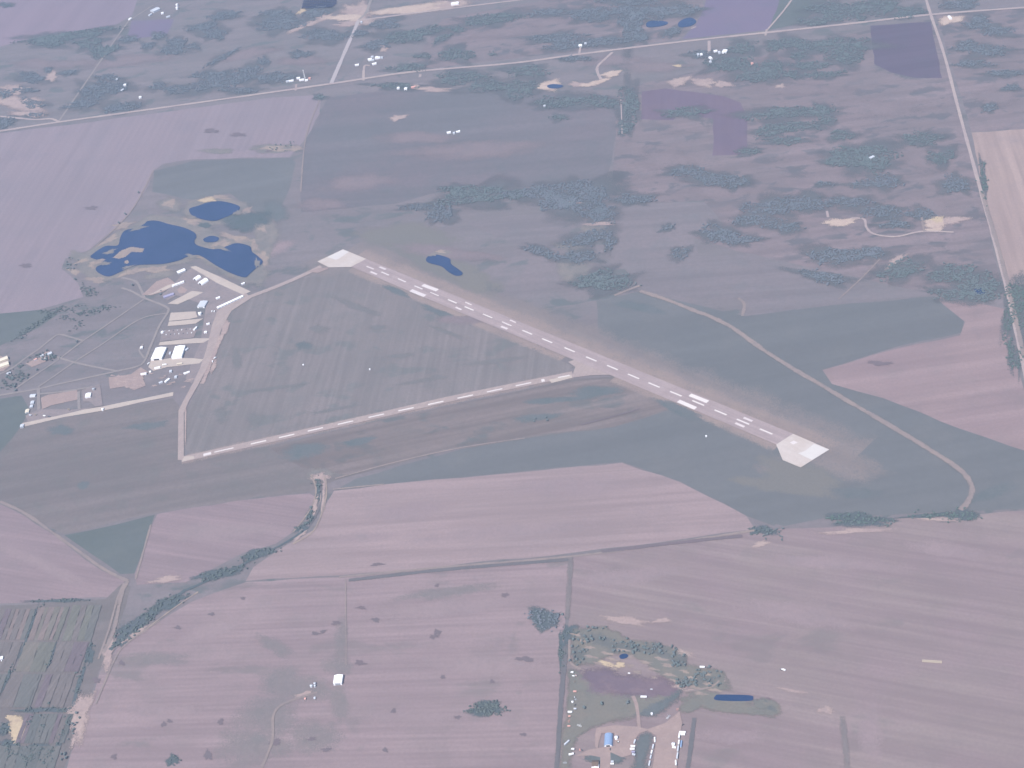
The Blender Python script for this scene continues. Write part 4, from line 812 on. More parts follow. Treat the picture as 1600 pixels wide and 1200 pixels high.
# ---------- buildings ----------
FND = -1.2
def gable(name, label, cat, at, w, l, h, rot=0.0, roof='white_roof', wall='white_sheet', pitch=0.22, door='big', group=None, door_mat='grey_door', loc=None, windows=0):
    o = thing(name, label, cat, loc or site(*at), rot, group); hw, hl = w / 2, l / 2; rz = h + hw * pitch
    MB().prism([(-hw, FND), (hw, FND), (hw, h), (0, rz), (-hw, h)], -hl, hl).build('wall', wall, o)
    e = 0.35; th = 0.18; sl = pitch
    MB().prism([(-hw - e, h - e * sl + 0.03), (0, rz + 0.03), (hw + e, h - e * sl + 0.03), (hw + e, h - e * sl + 0.03 + th), (0, rz + 0.03 + th), (-hw - e, h - e * sl + 0.03 + th)], -hl - e, hl + e).build('roof', roof, o)
    dw, dh = (min(w * 0.62, 14), h * 0.82) if door == 'big' else (1.1, 2.1)
    if door:
        d = MB().box(-dw / 2, dw / 2, -hl - 0.09, -hl - 0.005, 0.02, dh).build('door', door_mat, o)
    for k in range(windows):
        yy = -hl + (k + 0.6) * l / max(1, windows)
        for sx in (-1, 1): MB().box(sx * (hw + 0.004) - 0.05, sx * (hw + 0.004) + 0.05, yy, yy + 1.2, 1.0, 2.1).build('window', 'window_glass', o)
    return o
def arched(name, label, cat, at, w, l, h, rot=0.0, cover='white_roof', group=None):
    o = thing(name, label, cat, site(*at), rot, group); n = 14
    pr = [(w / 2 * math.cos(PI * i / n), h * math.sin(PI * i / n) ** 0.8) for i in range(n + 1)]; inn = [(x * 0.97, z * 0.97) for x, z in pr[::-1]]
    MB().prism(pr + inn, -l / 2, l / 2).build('cover', cover, o)
    for s_ in (-1, 1):
        MB().prism([(x * 0.96, z * 0.96) for x, z in pr] , s_ * (l / 2 - 0.6) - 0.1, s_ * (l / 2 - 0.6) + 0.1).build('end_wall', 'white_sheet', o)
    MB().box(-w * 0.22, w * 0.22, -l / 2 + 0.35, -l / 2 + 0.46, 0, h * 0.6).build('door', 'dark_opening', o)
    return o
def bin_(name, label, at, r, h, group=None, mat='steel', cat='grain bin'):
    o = thing(name, label, cat, site(*at), 0.3, group)
    mb = MB()
    for k in range(6): mb.cyl(0, 0, r * (1.0 if k % 2 else 0.985), FND if k == 0 else h * k / 6, h * (k + 1) / 6, 24)
    mb.build('wall', mat, o); MB().cyl(0, 0, r * 1.05, h + 0.01, h + r * 0.5, 24, r * 0.16).build('roof', mat, o)
    MB().cyl(0, 0, r * 0.18, h + r * 0.5, h + r * 0.5 + 0.4, 12).build('hatch', 'dark_metal', o)
    MB().box(r - 0.02, r + 0.08, -0.5, 0.5, 0.1, 2.0).build('door', 'grey_door', o); return o
_vm = {}
def vm(key, fn):
    if key not in _vm: _vm[key] = fn()
    return _vm[key]
def part(o, name, key, fn, mat):
    """meshes of vehicle parts are shared between vehicles of one size and colour"""
    me = vm((name, key, mat), lambda: fn().mesh(name))
    c = bpy.data.objects.new(name, me); COL.objects.link(c); c.parent = o
    if not me.materials: me.materials.append(MATS[mat])
    return c
def wheel(o, x, y, r, w_=0.35):
    c = part(o, 'wheel', (r, w_), lambda: MB().cyl(0, 0, r, -w_ / 2, w_ / 2, 14, axis='x'), 'tyre'); c.location = (x, y, r); return c
def trailer(label, at, l, rot, mat='white_paint', group=None, name='trailer', h=2.7):
    o = thing(name, label, 'trailer', site(*at), rot, group)
    part(o, 'box', (l, h), lambda: MB().box(-1.25, 1.25, -l / 2, l / 2, 1.15, 1.15 + h), mat)
    part(o, 'chassis', l, lambda: MB().box(-0.5, 0.5, -l / 2 + 0.3, l / 2 - 0.3, 0.85, 1.145), 'dark_metal')
    part(o, 'door', (l, h), lambda: MB().box(-1.15, 1.15, -l / 2 - 0.06, -l / 2 - 0.005, 1.25, 1.05 + h), 'pale_grey')
    for y in (-l / 2 + 1.1, -l / 2 + 2.3):
        for x in (-1.05, 1.05): wheel(o, x, y, 0.5)
    part(o, 'leg', l, lambda: MB().box(-0.8, -0.65, l / 2 - 2.4, l / 2 - 2.2, 0.0, 0.849).box(0.65, 0.8, l / 2 - 2.4, l / 2 - 2.2, 0.0, 0.849), 'dark_metal'); return o
def truck(label, at, rot, l=8.0, mat='white_paint', cabm='white_paint', group=None):
    o = thing('truck', label, 'truck', site(*at), rot, group)
    part(o, 'box', l, lambda: MB().box(-1.2, 1.2, -l / 2, l / 2 - 2.6, 1.0, 3.4), mat)
    part(o, 'cab', l, lambda: MB().prism([(-1.15, 0.7), (1.15, 0.7), (1.15, 2.2), (0.95, 2.8), (-0.95, 2.8), (-1.15, 2.2)], l / 2 - 2.4, l / 2 - 0.9).box(-1.0, 1.0, l / 2 - 0.9, l / 2, 0.7, 1.7), cabm)
    part(o, 'windscreen', l, lambda: MB().box(-0.9, 0.9, l / 2 - 0.89, l / 2 - 0.84, 1.75, 2.5), 'window_glass')
    part(o, 'chassis', l, lambda: MB().box(-0.5, 0.5, -l / 2 + 0.2, l / 2 - 0.9, 0.5, 0.95), 'dark_metal')
    for y in (-l / 2 + 1.2, l / 2 - 1.2):
        for x in (-1.0, 1.0): wheel(o, x, y, 0.5)
    return o
def car(label, at, rot, mat='white_paint', group=None):
    o = thing('car', label, 'car', site(*at), rot, group)
    part(o, 'body', 0, lambda: MB().prism([(-0.95, 0.35), (0.95, 0.35), (0.95, 0.95), (-0.95, 0.95)], -2.3, 2.3).prism([(-0.85, 0.95), (0.85, 0.95), (0.7, 1.55), (-0.7, 1.55)], -1.6, 1.0), mat)
    part(o, 'windscreen', 0, lambda: MB().box(-0.68, 0.68, 1.005, 1.05, 1.0, 1.45), 'window_glass')
    for y in (-1.4, 1.4):
        for x in (-0.85, 0.85): wheel(o, x, y, 0.33, 0.22)
    return o
def tractor(label, at, rot, mat='red_paint', group=None):
    o = thing('tractor', label, 'tractor', site(*at), rot, group)
    part(o, 'body', 0, lambda: MB().box(-0.5, 0.5, 0.2, 2.6, 1.0, 1.9).box(-0.7, 0.7, -1.6, 0.2, 0.9, 1.5), mat)
    part(o, 'cab', 0, lambda: MB().prism([(-0.8, 1.5), (0.8, 1.5), (0.7, 3.0), (-0.7, 3.0)], -1.4, 0.2), 'white_paint')
    part(o, 'exhaust', 0, lambda: MB().cyl(0.3, 1.4, 0.08, 1.9, 3.0, 8), 'dark_metal')
    for x in (-1.2, 1.2): wheel(o, x, -0.9, 0.95, 0.6)
    for x in (-0.9, 0.9): wheel(o, x, 1.9, 0.6, 0.4)
    return o
def implement(label, at, rot, mat='dark_metal', group=None, w=6.0):
    """a folded tillage frame: bars, tines, drawbar, two wheels"""
    o = thing('tillage_implement', label, 'farm implement', site(*at), rot, group)
    def fr():
        mb = MB()
        for y in (-1.2, 0.0, 1.2): mb.box(-w / 2, w / 2, y - 0.12, y + 0.12, 0.9, 1.15)
        for x in (-w / 2 + 0.2, 0, w / 2 - 0.2): mb.box(x - 0.12, x + 0.12, -1.3, 1.3, 1.16, 1.36)
        return mb
    part(o, 'frame', w, fr, mat)
    def ti():
        mb = MB()
        for k in range(int(w * 2)):
            for y in (-1.2, 1.2): mb.box(-w / 2 + 0.2 + k * 0.5, -w / 2 + 0.28 + k * 0.5, y - 0.05, y + 0.05, 0.1, 0.89)
        return mb
    part(o, 'tine', w, ti, 'steel'); part(o, 'drawbar', w, lambda: MB().box(-0.15, 0.15, 1.31, 4.2, 0.9, 1.1), mat)
    for x in (-1.5, 1.5): wheel(o, x, 0.0, 0.55)
    return o
def seg_site(a, b_):
    A, B = Vector(P(*a)[:2]), Vector(P(*b_)[:2]); d = B - A; c = (A + B) / 2
    return (c.x, c.y, ground_z(c.x, c.y) + 0.005), math.atan2(d.y, d.x) - PI / 2, d.length
GA = 'buildings on the airfield apron'
# two white hangars
for nm, q, lab in (('hangar', [(236, 560.5), (252, 560.5), (244, 543)], 'white hangar nearest the apron lane, left of the pair, dark doors open'), ('hangar', [(268, 558.5), (283.5, 557.5), (274, 541)], 'white hangar on the right of the pair, pale front wall')):
    A, B, C_ = (Vector(P(*p, 6.0)[:2]) for p in q); w = (B - A).length; l = (C_ - A).length * 0.98; d = (C_ - A).normalized(); rot = math.atan2(d.y, d.x) - PI / 2
    c = (A + B) / 2 + d * l / 2; left = q[0][0] < 250
    gable(nm, lab, 'hangar', None, w, l, 6.5, rot, pitch=0.16, group=GA, door_mat='dark_opening' if left else 'white_sheet', loc=(c.x, c.y, ground_z(c.x, c.y) + 0.005), windows=2)
arched('storage_shed', 'smaller white arched storage shed nearer the ponds', 'shed', (308.5, 436), 15, 18, 6.5, -0.6, group=GA)
arched('storage_shed', 'larger white arched storage shed beside the pale concrete strip', 'shed', (318, 442), 18, 24, 7.5, -0.6, group=GA)
gable('shed', 'grey-white shed at the upper corner of the apron', 'shed', (283.5, 425), 12, 22, 4, -0.95, 'white_roof', 'pale_grey', group=GA)
gable('terminal_building', 'blue-grey roofed terminal building beside the taxiway', 'building', (317, 477), 20, 26, 5, -0.1, 'pale_grey', 'white_sheet', 0.12, group=GA, windows=4)
loc, rot, l = seg_site((340, 483), (380, 464.5))
o = gable('hangar_row', 'long thin white row of hangars along the taxiway', 'hangar', None, 7.5, l, 4, rot, group=GA, loc=loc, door='small')
for k in range(8): MB().box(3.755, 3.83, -l / 2 + (k + 0.1) * l / 8, -l / 2 + (k + 0.85) * l / 8, 0.02, 3.3).build('door', 'pale_grey', o)
loc, rot, l = seg_site((270, 448.5), (288, 441.5)); gable('shed', 'thin white open shed beside the yellow sand heap', 'shed', None, 6, l, 4, rot, group=GA, loc=loc)
gable('shed', 'tiny white shed at the left end of the thin open shed', 'shed', (271, 448.5), 5, 7, 3, 0.2, group=GA)
loc, rot, l = seg_site((256, 466), (272, 460.5)); gable('shed', 'low violet-roofed shed in the yard below the sand heap', 'shed', None, 9, l, 3.5, rot, 'violet_sheet', 'violet_sheet', group=GA, loc=loc)
bin_('fuel_tank', 'squat white tank just below the terminal building', (313, 491.5), 4.5, 6, GA, 'white_sheet', 'tank')
gable('shed', 'white shed between the terminal and the concrete strip', 'shed', (341, 467), 6, 11, 3.2, -0.9, group=GA)
gable('hut', 'white hut at the tip of the pond by the concrete strip', 'hut', (380, 444), 5, 9, 3, -0.9, group=GA)
gable('hut', 'lone white hut in the pasture left of the hangars', 'hut', (221.5, 544.2), 6, 8, 3.2, 0.1)
gable('house', 'white roofed house in the plot west of the strip', 'house', (138.5, 619.5), 13, 15, 3.6, 0.2, windows=2, door='small')
gable('shed', 'bluish-white shed outside the corner of the airport plot', 'shed', (52, 619), 9, 14, 3.2, PI / 2, 'pale_grey', 'white_sheet')
gable('shed', 'small pale shed second below the bluish one', 'shed', (51, 630), 8, 11, 3, 0.2, 'pale_grey', 'pale_grey'); gable('shed', 'small grey shed third below the bluish one', 'shed', (49.5, 636), 7, 9, 3, 0.2, 'pale_grey', 'pale_grey')
gable('barn', 'cream roofed barn at the left edge, upper of two', 'barn', (4, 564), 14, 30, 4.5, -1.0, 'cream_sheet', 'cream_sheet'); gable('barn', 'cream roofed barn at the left edge, lower of two', 'barn', (4, 572.5), 16, 34, 4.5, -1.1, 'cream_sheet', 'cream_sheet')
gable('house', 'grey roofed farmhouse behind the dark upright tree', 'house', (78, 554), 9, 12, 3.2, -0.9, 'pale_grey', 'pale_grey', windows=2, door='small')
gable('shed', 'grey sheet shed on the tip of the long tan strip', 'shed', (35, 667), 8, 10, 3, 0.2, 'pale_grey', 'pale_grey'); gable('shed', 'pale shed in the weedy corner above the tan strip', 'shed', (43, 643.5), 9, 13, 3, 0.2, 'cream_sheet', 'pale_grey'); bin_('storage_tank', 'small white tank by the road end of the tan strip', (161, 641), 3, 4, None, 'white_sheet', 'tank')
bin_('storage_tank', 'grey tank beside the white house in the plot', (147, 610), 3.6, 5, None, 'steel', 'tank')
for a, w, l, h, rot, rf, lab in (((246.5, 576), 5, 14, 3, -1.3, 'white_roof', 'white shed at the lower edge of the hangar forecourt'), ((225, 585.5), 5, 14, 3, -1.45, 'white_roof', 'white shed beside the dirt lot below the hangars'), ((235, 582), 4.5, 5, 3, 0.2, 'white_roof', 'tiny white hut between two white sheds below the hangars'), ((267, 581.3), 6, 8, 3, 0.2, 'pale_grey', 'small grey-white hut on the curved path below the hangars'), ((292, 583.3), 5, 15, 3, -1.1, 'white_roof', 'white shed on the right below the forecourt, near the taxiway'), ((275, 590), 6, 8, 3, 0.1, 'pale_grey', 'pale grey hut in the grass below the forecourt'), ((261.5, 595.5), 5, 15, 3.4, -0.5, 'white_roof', 'bright white shed standing lowest in the airfield plot'), ((251.5, 598.5), 6, 9, 3, -1.0, 'pale_grey', 'grey hut just left of the lowest white shed'), ((292, 547), 5, 10, 3.2, -0.4, 'pale_grey', 'grey-white hut right of the right-hand hangar'), ((254, 520.5), 6, 7, 3, 0.1, 'white_roof', 'white hut at the left end of the grey storage lot'), ((305.5, 515), 4, 14, 3.2, -0.3, 'white_roof', 'narrow white shed at the right end of the grey storage lot'), ((266, 553), 4, 9, 3, 0.1, 'pale_grey', 'small grey hut between the two hangars'), ((321.7, 520.5), 7, 6, 3, 0.1, 'white_roof', 'small white hut standing beside the taxiway'), ((325.5, 507.5), 5, 8, 3, -1.2, 'white_roof', 'small white hut higher up along the taxiway')):
    gable('hut' if w * l < 60 else 'shed', lab, 'hut' if w * l < 60 else 'shed', a, w, l, h, rot, rf, 'white_sheet' if rf == 'white_roof' else 'pale_grey', group='small sheds around the hangars', door='small')
GP = 'vehicles parked round the hangars'
trailer('long cream trailer on the lower edge of the hangar forecourt', (281, 569.8), 14, -1.42, 'cream_sheet', GP); trailer('white trailer on the forecourt in front of the left hangar', (257.5, 571.3), 11, -1.42, 'white_paint', GP)
truck('white truck parked at the foot of the left hangar', (232.7, 568.6), -0.4, 8, group=GP); truck('white truck, lower of two on the outer side of the taxiway', (332.5, 566), 0.3, 8, group=GP); truck('white truck, upper of two on the outer side of the taxiway', (336.6, 560.5), -0.5, 7.5, group=GP)
truck('white truck, left of two standing below the thin hangar row', (331.8, 487.5), 0.1, 7, group=GP); truck('white truck, right of two standing below the thin hangar row', (335.5, 487.7), 0.1, 7, group=GP)
car('dark car on the tan lane above the grassed corner', (251.5, 454.8), 1.2, 'dark_metal', GP)
for k in range(14):
    x, y = 258 + (k % 7) * 6.6 + (k // 7) * 2.0, 518.0 + (k // 7) * 5.6 - (k % 7) * 0.5
    car('pale car parked in the grey storage lot above the hangars', (x, y), 0.1, ('pale_grey', 'white_paint', 'dark_metal')[k % 3], 'cars in the grey storage lot')
scatter([(44, 544, 84, 560), (60, 556, 90, 566), (2, 580, 40, 600), (14, 592, 30, 608)], 26, 0.9, 1.5, 'dark tree around the old farmyard at the left edge', 'trees around the old farmyard')
for a, w, l, h, rot, rf, lab in (((66, 557), 6, 9, 3, -0.9, 'pale_grey', 'grey shed left of the grey farmhouse'), ((56, 563), 5, 8, 3, -0.9, 'pink_paint', 'pinkish shed on the bare lot of the old farmyard'), ((72, 562), 5, 7, 3, 0.4, 'white_roof', 'small white shed on the bare lot of the old farmyard'), ((14, 584), 6, 10, 3, -1.0, 'pale_grey', 'grey shed below the two cream barns')):
    gable('shed', lab, 'shed', a, w, l, h, rot, rf, 'pale_grey', door='small', group='sheds of the old farmyard')
GW = 'stores in the weedy corner plot'
for k, (a, m_, lab) in enumerate((((48, 650), 'pale_grey', 'grey wagon in the weedy corner plot, leftmost'), ((56, 649), 'timber', 'brown wagon second from the left in the weedy corner plot'), ((70, 651), 'white_paint', 'white wagon in the middle of the weedy corner plot'), ((77, 652), 'dark_metal', 'dark wagon right of the middle in the weedy corner plot'), ((108, 641), 'timber', 'brown wagon at the right end of the weedy corner plot'))): trailer(lab, a, 7, 1.3, m_, GW, h=1.8)
# the white barn alone in the near fields
A, B, C_ = Vector(P(521.3, 1071)[:2]), Vector(P(534.2, 1070.5)[:2]), Vector(P(520.2, 1060)[:2]); w = (B - A).length; d = (C_ - A).normalized(); c = (A + B) / 2 + Vector((0, 1)) * 10
gable('barn', 'bright white barn alone in the ploughed land, dark door in its front', 'barn', None, w, 20, 6, 0.06, loc=(c.x, c.y, ground_z(c.x, c.y) + 0.005), pitch=0.2)
for a, r_, lab in (((487, 1073), 2.7, 'largest of three pale bins left of the white barn'), ((492.2, 1069.4), 2.2, 'upper of three pale bins left of the white barn'), ((492.4, 1073.2), 1.9, 'lower right of three pale bins left of the white barn')): bin_('grain_bin', lab, a, r_, 4, 'pale bins by the white barn', 'pale_grey')
gable('hut', 'small weathered shed below the track near the white barn', 'hut', (492, 1092), 3, 5, 2.4, 0.2, 'pale_grey', 'timber', door='small'); gable('hut', 'small rusty pink shed left of the weathered one', 'hut', (477, 1093), 3, 4, 2.4, 0.2, 'pink_paint', 'timber', door='small')
# farm at the lower edge
GF = 'farmyard buildings'
A, B = Vector(P(944, 1168)[:2]), Vector(P(957.5, 1168)[:2]); w = (B - A).length; c = (A + B) / 2
arched('barn', 'blue-grey round-roofed barn in the farmyard', 'barn', (951, 1158), w, 26, 7, 0.0, 'blue_sheet', GF)
gable('farmhouse', 'farmhouse at the bottom edge, brown back roof and white front', 'house', (930.5, 1195), 13, 11, 4, PI / 2, 'brown_roof', 'white_sheet', 0.5, 'small', GF, windows=2)
gable('shed', 'white addition in front of the brown-roofed farmhouse', 'shed', (930.5, 1199.5), 12, 8, 3.4, 0.0, 'white_roof', 'white_sheet', 0.12, None, GF)
bin_('grain_bin', 'white domed bin beside the blue-grey barn', (963.3, 1155), 2.9, 5, GF, 'white_sheet')
bin_('water_tank', 'round white tank alone in the field right of the lane', (1018.7, 1116.7), 2.0, 3, GF, 'white_sheet', 'tank')
bin_('grain_bin', 'white bin in the tan yard between the trailer rows', (1052.5, 1165.5), 3.0, 5, GF, 'white_sheet')
truck('white truck parked just below the white bin in the tan yard', (1053.5, 1169.8), 1.4, 7, group='trucks in the tan yard')
GR = 'machinery lined up along the left boundary'
for a, fn in (((894.2, 1052), lambda a: truck('white truck at the upper end of the machinery line', a, 1.2, 5.5, group=GR)), ((896, 1057), lambda a: car('white car second in the machinery line', a, 1.4, group=GR)), ((900.3, 1057), lambda a: tractor('red tractor right of the second car in the machinery line', a, 0.2, 'red_paint', GR)),
              ((898.5, 1066), lambda a: implement('dull tillage frame above the salmon wagon', a, 1.5, 'timber', GR, 5)), ((898.6, 1082), lambda a: trailer('salmon pink wagon in the machinery line', a, 6, 1.5, 'pink_paint', GR, h=1.6)), ((898, 1091), lambda a: tractor('dark tractor just below the salmon wagon', a, 0.4, 'dark_metal', GR)), ((900, 1094), lambda a: implement('pale tillage frame below the dark tractor', a, 0.8, 'pale_grey', GR, 4)),
              ((894.8, 1098), lambda a: bin_('fuel_tank', 'round white tank in the machinery line', a, 1.9, 2.6, GR, 'white_sheet', 'tank')), ((899, 1103), lambda a: implement('dark tillage frame right of the round tank', a, 1.3, 'dark_metal', GR, 5)), ((898.8, 1109), lambda a: trailer('short pale wagon below the dark tillage frame', a, 5, 1.5, 'pale_grey', GR, h=1.5)), ((891, 1114.4), lambda a: trailer('white van trailer, the longest in the machinery line', a, 8, 1.5, 'white_paint', GR)),
              ((890, 1120.7), lambda a: trailer('small pink wagon below the white van trailer', a, 4, 1.5, 'pink_paint', GR, h=1.4)), ((889.5, 1128), lambda a: implement('rusty tillage frame below the small pink wagon', a, 1.5, 'pink_paint', GR, 6)), ((889.2, 1136), lambda a: trailer('faded pink wagon lowest in the machinery line', a, 5.5, 1.5, 'pink_paint', GR, h=1.2)),
              ((905.5, 1135), lambda a: implement('white folded sprayer frame standing in the meadow', a, -0.5, 'white_paint', GR, 9)), ((886, 1162.5), lambda a: trailer('long pale grey trailer standing aslant by the boundary', a, 12, -0.7, 'pale_grey', GR)), ((895.2, 1172), lambda a: truck('white truck above the pale lane end', a, 1.3, 6, group=GR)), ((906, 1171.8), lambda a: car('pale pink car beside the lane end', a, 0.3, 'pink_paint', GR)), ((909.6, 1172.4), lambda a: car('dark car beside the lane end', a, 0.8, 'dark_metal', GR)), ((893, 1180.3), lambda a: trailer('white trailer at the tip of the lane end', a, 9, -1.3, 'white_paint', GR)),
              ((883, 1193), lambda a: implement('pale frame in the grass at the lower left of the farm', a, 0.0, 'pale_grey', GR, 6)), ((957, 1191.5), lambda a: trailer('small pale wagon right of the lane by the farmhouse, upper of two', a, 5, 1.5, 'pale_grey', GR, h=1.5)), ((957, 1195), lambda a: trailer('white wagon right of the lane by the farmhouse, lower of two', a, 6, 1.5, 'white_paint', GR, h=1.6)), ((1006, 1090.7), lambda a: trailer('white trailer alone at the edge of the purple soil', a, 11, 1.5, 'white_paint', GR)), ((953.6, 1171.5), lambda a: car('dark car standing below the blue-grey barn', a, 0.0, 'dark_metal', GR)), ((966, 1160.5), lambda a: tractor('brown tractor beside the white domed bin', a, 0.8, 'timber', GR))):
    fn(a)
GT = 'trailers lined up in the farmyard'
for a, l, rot, m_, lab in (((992, 1160), 8, -0.25, 'pale_grey', 'grey trailer at the upper end of the left trailer row'), ((989.2, 1167.3), 8, 1.5, 'white_paint', 'white trailer parked crosswise in the left row, upper of two'), ((988.2, 1171.6), 8, 1.5, 'white_paint', 'white trailer parked crosswise in the left row, lower of two'), ((989.8, 1177), 6, 1.5, 'violet_sheet', 'violet trailer below the crosswise white ones'), ((990.5, 1181), 6, 1.2, 'pale_grey', 'grey trailer lowest in the left row'),
                           ((1023.2, 1157.4), 10, 0.05, 'white_paint', 'tall white trailer at the upper end of the middle row'), ((1020.6, 1168), 9, -0.15, 'pale_grey', 'grey trailer second in the middle row'), ((1018.5, 1176.5), 7, -0.15, 'white_paint', 'white trailer third in the middle row'), ((1017, 1184), 7, -0.15, 'pale_grey', 'grey trailer fourth in the middle row'), ((1015, 1194), 10, -0.15, 'pale_grey', 'grey trailer lowest in the middle row'),
                           ((1066.6, 1145.4), 11, 1.5, 'white_paint', 'white trailer parked crosswise in the right row, upper of two'), ((1066.4, 1148.9), 9, 1.5, 'white_paint', 'white trailer parked crosswise in the right row, lower of two'), ((1061.6, 1151.5), 11, -0.08, 'white_paint', 'white trailer turning the corner of the right row'), ((1061, 1162), 9, -0.1, 'white_paint', 'white trailer midway down the right row'), ((1059.6, 1172), 12, -0.1, 'pale_grey', 'grey trailer below the midway white one'), ((1058.5, 1183), 12, -0.1, 'pale_grey', 'grey trailer near the lower end of the right row'), ((1056.2, 1194), 10, 0.05, 'white_paint', 'tall white trailer at the lower end of the right row'), ((1064.5, 1164), 14, -0.1, 'blue_sheet', 'blue-grey trailer behind the right row')):
    trailer(lab, a, l, rot, m_, GT)
for a, lab, m_ in (((1067, 1133), 'dark implement above the crosswise trailers', 'dark_metal'), ((1045.5, 1119.5), 'pale implement on the hedge line, right of two', 'pale_grey'), ((1043, 1122.5), 'white implement on the hedge line, left of two', 'white_paint'), ((1059, 1109), 'pinkish implement at the hedge end', 'pink_paint')): implement(lab, a, 0.7, m_, 'implements on the hedge line', 5)
trailer('short white trailer among the dotted trees', (1097.5, 1044.2), 9, 1.5, 'white_paint'); car('white car on the bare soil above the purple patch', (983, 1052.3), 1.4); car('pale car on the right of the purple patch', (1018, 1078), 1.4, 'pale_grey')
truck('white truck out in the ploughed land on the right', (1224.5, 1047.5), 1.0, 7); tractor('dark tractor just left of the truck in the ploughed land', (1220.8, 1046.8), 1.2, 'dark_metal')
# straw stack
loc, rot, l = seg_site((1441, 1033), (1472, 1035)); o = thing('straw_stack', 'long yellow straw stack alone in the ploughed field', 'straw stack', loc, rot)
for k in range(14): MB().cyl(0, 0.95, 0.95, -l / 2 + k * l / 14, -l / 2 + (k + 0.92) * l / 14, 12, axis='y').cyl(1.95, 0.95, 0.95, -l / 2 + k * l / 14, -l / 2 + (k + 0.92) * l / 14, 12, axis='y').cyl(-1.95, 0.95, 0.95, -l / 2 + k * l / 14, -l / 2 + (k + 0.92) * l / 14, 12, axis='y').build('bale', 'straw', o)
# little things on the airfield
for a, lab in (((474, 571), 'white equipment hut in the striped infield, left of two'), ((578, 578), 'white equipment hut in the striped infield, right of two'), ((1103.5, 682.5), 'white equipment hut in the grass below the runway')): gable('equipment_hut', lab, 'hut', a, 2.8, 3.4, 2.6, 0.2, door='small', group='equipment huts beside the runways')
car('white car on the road at the left edge of the plots', (3, 1033), 0.4); gable('hut', 'white roofed hut at the left edge of the plots', 'hut', (3.5, 1030), 5, 7, 3, 0.3)
